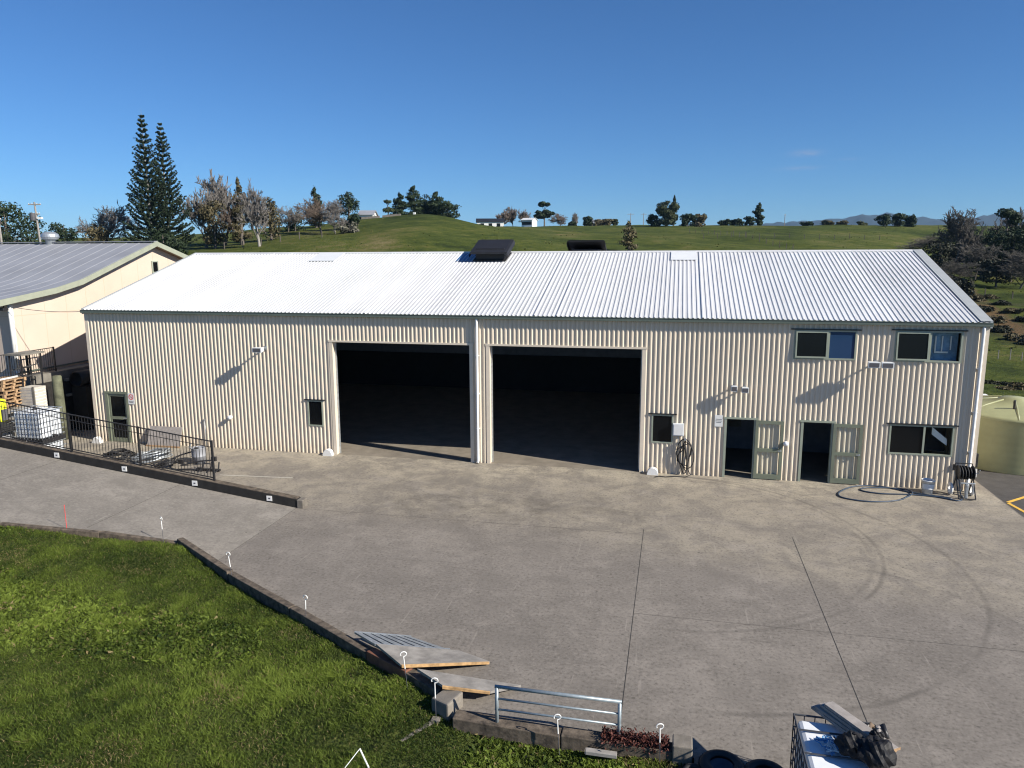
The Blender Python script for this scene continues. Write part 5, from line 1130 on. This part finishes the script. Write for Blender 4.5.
TREES = [
 # u, ytop, width px, depth, builder, mat, label, category, group
 (10, 201, 78, 118, 'round', 'leaf_dark', 'broad dark evergreen tree at the far left edge', 'tree'),
 (66, 220, 30, 150, 'bush', 'leaf_dark', 'low dark bush right of the power pole with crossarms', 'bush'),
 (105, 197, 56, 125, 'bare', 'twig_grey', 'spreading bare tree left of the tall norfolk pines', 'tree'),
 (100, 222, 34, 120, 'bush', 'leaf_olive', 'dull brown-green bush under the spreading bare tree', 'bush'),
 (154, 108, 54, 118, 'norfolk', '', 'taller of the two norfolk pines', 'tree'),
 (171, 120, 52, 122, 'norfolk', '', 'shorter norfolk pine on the right of the pair', 'tree'),
 (165, 224, 44, 114, 'bush', 'leaf_dark', 'dark undergrowth bush at the foot of the norfolk pines', 'bush'),
 (207, 166, 40, 128, 'bare', 'twig_grey', 'tall pale bare tree right of the norfolk pines', 'tree'),
 (226, 180, 32, 132, 'bare', 'twig_brown', 'brownish bare tree behind the dark bush right of the norfolk pines', 'tree'),
 (216, 200, 34, 126, 'round', 'leaf_olive', 'dark olive bushy tree among the bare trees right of the norfolk pines', 'tree'),
 (243, 176, 24, 131, 'cone', 'leaf_olive', 'brown-green conifer standing among the bare trees', 'tree'),
 (260, 177, 30, 122, 'bare', 'twig_grey', 'pale-barked bare tree at the right end of the bare tree group', 'tree'),
 (272, 196, 26, 134, 'round', 'leaf_olive', 'small olive-green tree behind the pale-barked bare tree', 'tree'),
 (289, 203, 24, 150, 'bare', 'twig_grey', 'small thin bare tree left of the dark hedge on the hill', 'tree'),
 (296, 212, 24, 152, 'bush', 'leaf_dark', 'dark clipped hedge on the hillside left of the bushy bare tree', 'hedge'),
 (317, 186, 24, 160, 'cone', 'leaf_dark', 'dark conifer rising behind the rounded bare tree on the hill', 'tree'),
 (322, 194, 46, 142, 'bare', 'twig_brown', 'rounded dense bare tree on the hillside', 'tree'),
 (336, 198, 30, 139, 'bare', 'twig_grey', 'pale bare tree in front of the dark conifer on the hillside', 'tree'),
 (350, 191, 26, 148, 'round', 'leaf_dark', 'dark leafy tree right of the bare trees, left of the white house', 'tree'),
 (350, 221, 24, 137, 'bush', 'leaf_grey', 'low silvery shrub at the foot of the dark leafy hillside tree', 'shrub'),
 (389, 199, 14, 186, 'umbrella', 'leaf_mid', 'small palm-like tree at the left end of the hilltop pines', 'tree'),
 (401, 192, 29, 200, 'cone', 'leaf_dark', 'leftmost dark pine of the hilltop clump', 'tree'),
 (415, 185, 34, 204, 'cone', 'leaf_dark', 'tallest dark pine of the hilltop clump', 'tree'),
 (427, 194, 31, 206, 'round', 'leaf_dark', 'round-topped dark pine in the dip of the hilltop clump', 'tree'),
 (438, 191, 34, 202, 'cone', 'leaf_dark', 'dark pine second from the right in the hilltop clump', 'tree'),
 (448, 200, 29, 198, 'round', 'leaf_dark', 'rightmost lower pine of the hilltop clump', 'tree'),
 (504, 208, 14, 330, 'bare', 'twig_brown', 'leftmost bare poplar behind the farm sheds', 'tree'),
 (514, 206, 15, 335, 'bare', 'twig_brown', 'middle bare poplar behind the farm sheds', 'tree'),
 (524, 208, 14, 332, 'bare', 'twig_brown', 'rightmost bare poplar behind the farm sheds', 'tree'),
 (545, 201, 20, 290, 'umbrella', 'leaf_dark', 'two-tiered dark umbrella tree right of the farm sheds', 'tree'),
 (561, 212, 18, 310, 'bare', 'twig_brown', 'rounded bare tree just right of the umbrella tree', 'tree'),
 (578, 212, 11, 330, 'bare', 'twig_grey', 'slim pale bare tree on the skyline left of a dark round tree', 'tree'),
 (588, 216, 12, 315, 'round', 'leaf_dark', 'small dark round tree on the skyline beside the slim bare tree', 'tree'),
 (573, 221, 10, 305, 'bush', 'leaf_dark', 'low dark bush on the skyline under the slim bare tree', 'bush'),
 (603, 218, 22, 300, 'bush', 'leaf_olive', 'brown bushy clump on the skyline behind the right roof vent', 'bush'),
 (615, 219, 8, 305, 'round', 'leaf_mid', 'tiny round tree on the skyline right of the brown clump', 'tree'),
 (629, 219, 24, 118, 'airy', 'leaf_olive', 'lone loose dark tree in the field behind the ridge', 'tree'),
 (667, 200, 26, 280, 'round', 'leaf_mid', 'largest olive-green tree of the skyline clump', 'tree'),
 (674, 195, 10, 300, 'cone', 'leaf_dark', 'thin pointed conifer rising from the skyline clump', 'tree'),
 (655, 213, 18, 282, 'bush', 'leaf_dark', 'dark bush at the left side of the skyline clump', 'bush'),
 (688, 213, 18, 284, 'bush', 'leaf_dark', 'dark bush in the middle of the skyline clump', 'bush'),
 (700, 213, 16, 286, 'bush', 'leaf_olive', 'brownish bush at the right end of the skyline clump', 'bush'),
 (725, 219, 16, 300, 'bush', 'leaf_dark', 'left dark bush between the skyline clump and the tall tree', 'bush'),
 (737, 218, 16, 302, 'bush', 'leaf_dark', 'right dark bush between the skyline clump and the tall tree', 'bush'),
 (759, 202, 13, 290, 'column', 'leaf_dark', 'tall narrow dark tree on the skyline', 'tree'),
 (750, 216, 12, 288, 'bush', 'leaf_dark', 'dark bush at the foot of the tall narrow skyline tree', 'bush'),
 (807, 221, 16, 295, 'bush', 'leaf_dark', 'low dark bush on the skyline right of the thin pole', 'bush'),
 (828, 220, 15, 298, 'bush', 'leaf_olive', 'left olive bush of the skyline pair below the mountain', 'bush'),
 (842, 220, 14, 298, 'bush', 'leaf_olive', 'right olive bush of the skyline pair below the mountain', 'bush'),
 (862, 221, 13, 296, 'bush', 'leaf_mid', 'small skyline bush just left of the dark clump', 'bush'),
 (885, 214, 20, 285, 'round', 'leaf_dark', 'left dark tree of the clump under the mountain', 'tree'),
 (899, 213, 18, 288, 'round', 'leaf_dark', 'middle dark tree of the clump under the mountain', 'tree'),
 (910, 214, 14, 290, 'bush', 'leaf_dark', 'right dark tree of the clump under the mountain', 'tree'),
 # valley trees at right
 (921, 232, 40, 130, 'bare', 'twig_grey', 'low grey bare tree left in the right-hand valley', 'tree'),
 (938, 240, 34, 112, 'round', 'leaf_olive', 'dark olive bush left in the right-hand valley beside the roof edge', 'bush'),
 (954, 205, 40, 120, 'bare', 'twig_grey', 'tall dark bare tree breaking the skyline in the right-hand valley', 'tree'),
 (957, 226, 46, 126, 'round', 'leaf_olive', 'dense dark tree under the tall bare one in the right-hand valley', 'tree'),
 (950, 256, 34, 98, 'bare', 'twig_grey', 'small bare tree close behind the right roof edge', 'tree'),
 (975, 240, 40, 108, 'bare', 'twig_grey', 'bare tree in the middle of the right-hand valley', 'tree'),
 (985, 246, 40, 116, 'round', 'leaf_dark', 'dark evergreen in the middle of the right-hand valley', 'tree'),
 (1002, 207, 34, 118, 'umbrella', 'leaf_dark', 'flat-topped dark tree breaking the skyline at right', 'tree'),
 (1016, 206, 40, 124, 'bare', 'twig_grey', 'tall bare tree at the right edge', 'tree'),
 (1010, 226, 56, 112, 'round', 'leaf_dark', 'big dark evergreen at the right edge of the valley', 'tree'),
 (1034, 215, 52, 120, 'round', 'leaf_dark', 'dark evergreen cut off by the right edge', 'tree'),
 (1020, 246, 44, 98, 'bare', 'twig_grey', 'nearest grey bare tree at the right edge', 'tree'),
 (996, 258, 36, 100, 'round', 'leaf_olive', 'dull olive tree at the front of the right-hand valley', 'tree'),
 (962, 275, 22, 84, 'bush', 'leaf_olive', 'small bush beside the roof edge on the earth bank', 'bush'),
 (1040, 232, 44, 106, 'round', 'leaf_olive', 'olive evergreen beyond the right edge trees', 'tree'),
]
def plant_tree(k, spec):
    u, yt, wpx, d, kind, mat, label, cat = spec
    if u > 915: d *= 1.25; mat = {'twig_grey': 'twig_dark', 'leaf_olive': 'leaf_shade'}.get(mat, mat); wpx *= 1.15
    rg = np.random.default_rng(100+k); x, y, z = at(u, d); h = max(1.2, zpx(yt, d, u)-z); wd = wpx*d/F_PX
    nm = {'norfolk': 'norfolk_pine', 'bare': 'bare_tree', 'bush': 'bush', 'cone': 'conifer_tree', 'column': 'conifer_tree', 'umbrella': 'umbrella_tree', 'round': 'leafy_tree', 'airy': 'leafy_tree'}[kind]
    t = thing(nm, label, cat, (x, y, z-.1), 'trees and bushes on the hills', rg.uniform(0, 6.28)); sc = max(.22, d/700)
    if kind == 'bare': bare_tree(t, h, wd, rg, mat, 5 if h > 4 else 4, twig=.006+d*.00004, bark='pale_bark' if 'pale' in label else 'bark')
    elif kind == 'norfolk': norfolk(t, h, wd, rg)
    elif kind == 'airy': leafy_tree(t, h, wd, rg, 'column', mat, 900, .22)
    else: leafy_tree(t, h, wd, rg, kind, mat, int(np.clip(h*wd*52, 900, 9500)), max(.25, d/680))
for k, s_ in enumerate(TREES): plant_tree(k, s_)

# ------------------------------------------------------------------ far houses, poles, field fences
def house(label, u, d, wpx, hgt, roofmat, wallmat, rz=0., dep=7., roofh=1.6, nm='farm_house', cat='house', dz=0.):
    x, y, z = at(u, d); L = wpx*d/F_PX; t = thing(nm, label, cat, (x, y, z-.3+dz), None, -YAW*0+rz); mb = MB(); mb.box(-L/2, L/2, -dep/2, dep/2, 0, hgt); mb.build('wall', wallmat, t)
    mb = MB(); e = .4
    for s in (1, -1): mb.hexa([(-L/2-e, s*(dep/2+e), hgt-.05), (L/2+e, s*(dep/2+e), hgt-.05), (L/2+e, 0, hgt+roofh), (-L/2-e, 0, hgt+roofh)], [(-L/2-e, s*(dep/2+e), hgt+.1), (L/2+e, s*(dep/2+e), hgt+.1), (L/2+e, 0, hgt+roofh+.15), (-L/2-e, 0, hgt+roofh+.15)])
    mb.build('roof', roofmat, t)
    for s in (-.3, .0, .3): mb = MB(); mb.box(L*s-.7, L*s+.7, -dep/2-.04, -dep/2-.005, hgt*.35, hgt*.8); mb.build('window', 'pane', t)
    for s in (-1, 1): mb = MB(); mb.hexa([(s*L/2-.05, -dep/2, hgt), (s*L/2+.05, -dep/2, hgt), (s*L/2+.05, dep/2, hgt), (s*L/2-.05, dep/2, hgt)], [(s*L/2-.05, -.05, hgt+roofh), (s*L/2+.05, -.05, hgt+roofh), (s*L/2+.05, .05, hgt+roofh), (s*L/2-.05, .05, hgt+roofh)]); mb.build('gable', wallmat, t)
    return t
house('white hilltop house between the dark leafy tree and the pines', 369, 205, 13, 2.6, 'roof_grey', 'white', .2, 6, 1.2)
house('long low white farm shed with dark roof on the skyline', 491, 300, 26, 3.0, 'vent', 'white', .25, 8, 1.3, 'farm_shed', 'shed')
house('small white shed with pale roof right of the long farm shed', 530, 285, 11, 2.6, 'roof', 'white_plastic', -.2, 5, .8, 'farm_shed', 'shed')
house('tiny grey-roofed cottage on the skyline left of the brown clump', 596, 340, 14, 2.2, 'roof_grey', 'soffit', 0., 6, 1.5)
t = thing('hilltop_wall', 'pale low wall along the hilltop below the white house', 'wall'); mb = MB()
for (u0, u1) in ((362, 371), (371, 380), (383, 394), (394, 401)):
    a, b = at(u0, 176), at(u1, 176); mb.hexa([(a[0], a[1], a[2]-.4), (b[0], b[1], b[2]-.4), (b[0], b[1]+.3, b[2]-.4), (a[0], a[1]+.3, a[2]-.4)], [(a[0], a[1], a[2]+.55), (b[0], b[1], b[2]+.55), (b[0], b[1]+.3, b[2]+.55), (a[0], a[1]+.3, a[2]+.55)])
mb.build('wall', 'conc_block', t); mb = MB(); a = at(415, 172); mb.box(a[0]-.25, a[0]+.25, a[1]-.2, a[1]+.2, a[2]-.3, a[2]+.5); mb.build('gate_pier', 'white', t)
def pole(label, u, d, yt, arms, lean=0.):
    x, y, z = at(u, d); h = zpx(yt, d, u)-z; t = thing('power_pole', label, 'power pole', (x, y, z-.3), 'power poles on the skyline'); t.rotation_euler.z = -YAW
    mb = MB(); mb.tube([(0, 0, 0), (lean, 0, h+.3)], [.17, .11], 8); mb.build('post', 'wood_pole', t)
    for zz, L in arms: mb = MB(); mb.box(lean*.9-L/2, lean*.9+L/2, -.12, .0, h-zz, h-zz+.16); mb.build('crossarm', 'wood_pole', t)
    for zz, L in arms:
        for k in (-.46, -.2, .2, .46): mb = MB(); mb.lathe([(0, 0), (.035, 0), (.045, .05), (.025, .11), (0, .12)], (lean*.9+L*k, -.06, h-zz+.16), 8); mb.build('insulator', 'white', t)
    return t, h
t, h = pole('power pole with crossarms and transformer behind the grey roof at far left', 44.5, 105, 202, ((.1, 1.7), (1.4, 1.2)), -.35)
mb = MB(); mb.lathe([(0, 0), (.35, 0), (.38, .5), (.35, 1.0), (0, 1.05)], (-.72, -.1, h-2.2), 12); mb.build('transformer', 'ink', t); mb = MB(); mb.box(-.15, .5, -.2, .2, h-2.0, h-1.75); mb.build('switch_box', 'white', t)
pole('plain short pole at the far left edge in front of the dark tree', 6.5, 95, 217, ((.1, .6),))
pole('left one of two thin poles on the skyline right of the lone tree', 631, 330, 213, ((.3, 3.),)); pole('right one of two thin poles on the skyline left of the big clump', 644, 330, 213, ((.3, 2.4),)); pole('thin single pole on the skyline left of the mountain', 785, 310, 214, ((.2, .8),))
def field_fence(label, pts, d_post, h=1.15, mat='bark', wp_=.06):
    P = [at(u, d) for u, d in pts]; t = thing('field_fence', label, 'fence', P[0]); o = Vector(P[0]); n = 0; prev = None; wires = MB()
    for (a, b), ((u0, d0), (u1, d1)) in zip(zip(P, P[1:]), zip(pts, pts[1:])):
        L = math.dist(a, b); k = max(1, int(L/d_post))
        for i in range(k):
            s = i/k; u, d = u0+(u1-u0)*s, d0+(d1-d0)*s; p = Vector(at(u, d))-o; mb = MB(); mb.box(p.x-wp_, p.x+wp_, p.y-wp_, p.y+wp_, p.z-.2, p.z+h*(1+.12*math.sin(n*3.7))); mb.build('post', mat, t); n += 1
            if prev is not None:
                for q in (.35, .7, 1.05): wires.tube([tuple(prev+Vector((0, 0, q))), tuple(p+Vector((0, 0, q)))], .004, 3, False)
            prev = p
    wires.build('wire', 'ink', t)
field_fence('post and wire fence across the hillside below the bare trees', [(225, 122), (262, 124), (300, 128), (345, 131)], 2.6)
field_fence('post and wire fence running across the far right field', [(880, 190), (760, 178), (690, 165)], 4.5)
field_fence('post and wire fence climbing toward the roof ridge at right', [(690, 215), (740, 175), (800, 128)], 5)
field_fence('row of thin posts along the grass slope beyond the green tank', [(986, 60), (1010, 59), (1045, 57)], .62, .8, 'pale_bark', .028)
field_fence('post and wire fence along the foot of the right-hand valley', [(950, 118), (985, 112), (1040, 106)], 2.6)
def rail_fence(label, pts):
    t = thing('rail_fence', label, 'fence'); k = 0
    for (u0, d0), (u1, d1) in zip(pts, pts[1:]):
        for i in range(8):
            s0, s1 = i/8, (i+1)/8; a, b = at(u0+(u1-u0)*s0, d0+(d1-d0)*s0), at(u0+(u1-u0)*s1, d0+(d1-d0)*s1); mb = MB(); mb.box(a[0]-.08, a[0]+.08, a[1]-.08, a[1]+.08, a[2]-.2, a[2]+1.2); mb.build('post', 'pale_bark', t)
            for q in (.5, 1.0): mb = MB(); mb.tube([(a[0], a[1], a[2]+q), (b[0], b[1], b[2]+q)], .09, 4); mb.build('rail', 'pale_bark', t)
rail_fence('pale timber rail fence behind the grey roof at far left', [(-30, 100), (90, 100)])
# rough bushes on the earth bank at right
SH = [(958, 128, 1.8, 4, 'dark scrub at the top of the orange track beside the roof edge'), (966, 116, 1.6, 4, 'dark scrub on the left of the orange track, second from the top'), (974, 104, 1.6, 4, 'dark scrub on the left of the orange track, third from the top'),
      (982, 94, 1.5, 4, 'dark scrub halfway down the left of the orange track'), (992, 84, 1.5, 4, 'dark scrub low on the left of the orange track'), (1003, 77, 1.4, 3.5, 'dark scrub at the foot of the orange track'), (1016, 71, 1.3, 3.5, 'dark scrub right at the foot of the orange track'), (1030, 68, 1.3, 3.5, 'dark scrub at the right edge below the orange track'),
      (988, 110, 1.4, 4, 'small scrub on the upper side of the orange track'), (1000, 100, 1.4, 4, 'small scrub on the upper side of the track, lower down'), (1014, 92, 1.4, 4, 'scrub on the upper side of the track near the right edge'), (1026, 84, 1.3, 4, 'scrub above the track at the right edge'),
      (1010, 44, .35, 2.2, 'low dark scrub just behind the green tank lid'), (995, 46, .35, 2.4, 'low dark scrub between the workshop corner and the tank lid'), (1024, 45, .38, 2.6, 'low dark scrub behind the tank at the right edge')]
for k, (u, d, hh, ww, lab) in enumerate(SH):
    rg = np.random.default_rng(900+k); x, y, z = at(u, d); t = thing('rough_shrub', lab, 'shrub', (x, y, z-.1), 'shrubs on the earth bank', rg.uniform(0, 6))
    leafy_tree(t, hh*.55, ww*.8, rg, 'bush', 'leaf_shade' if k % 2 else 'leaf_olive', 1300, .15)
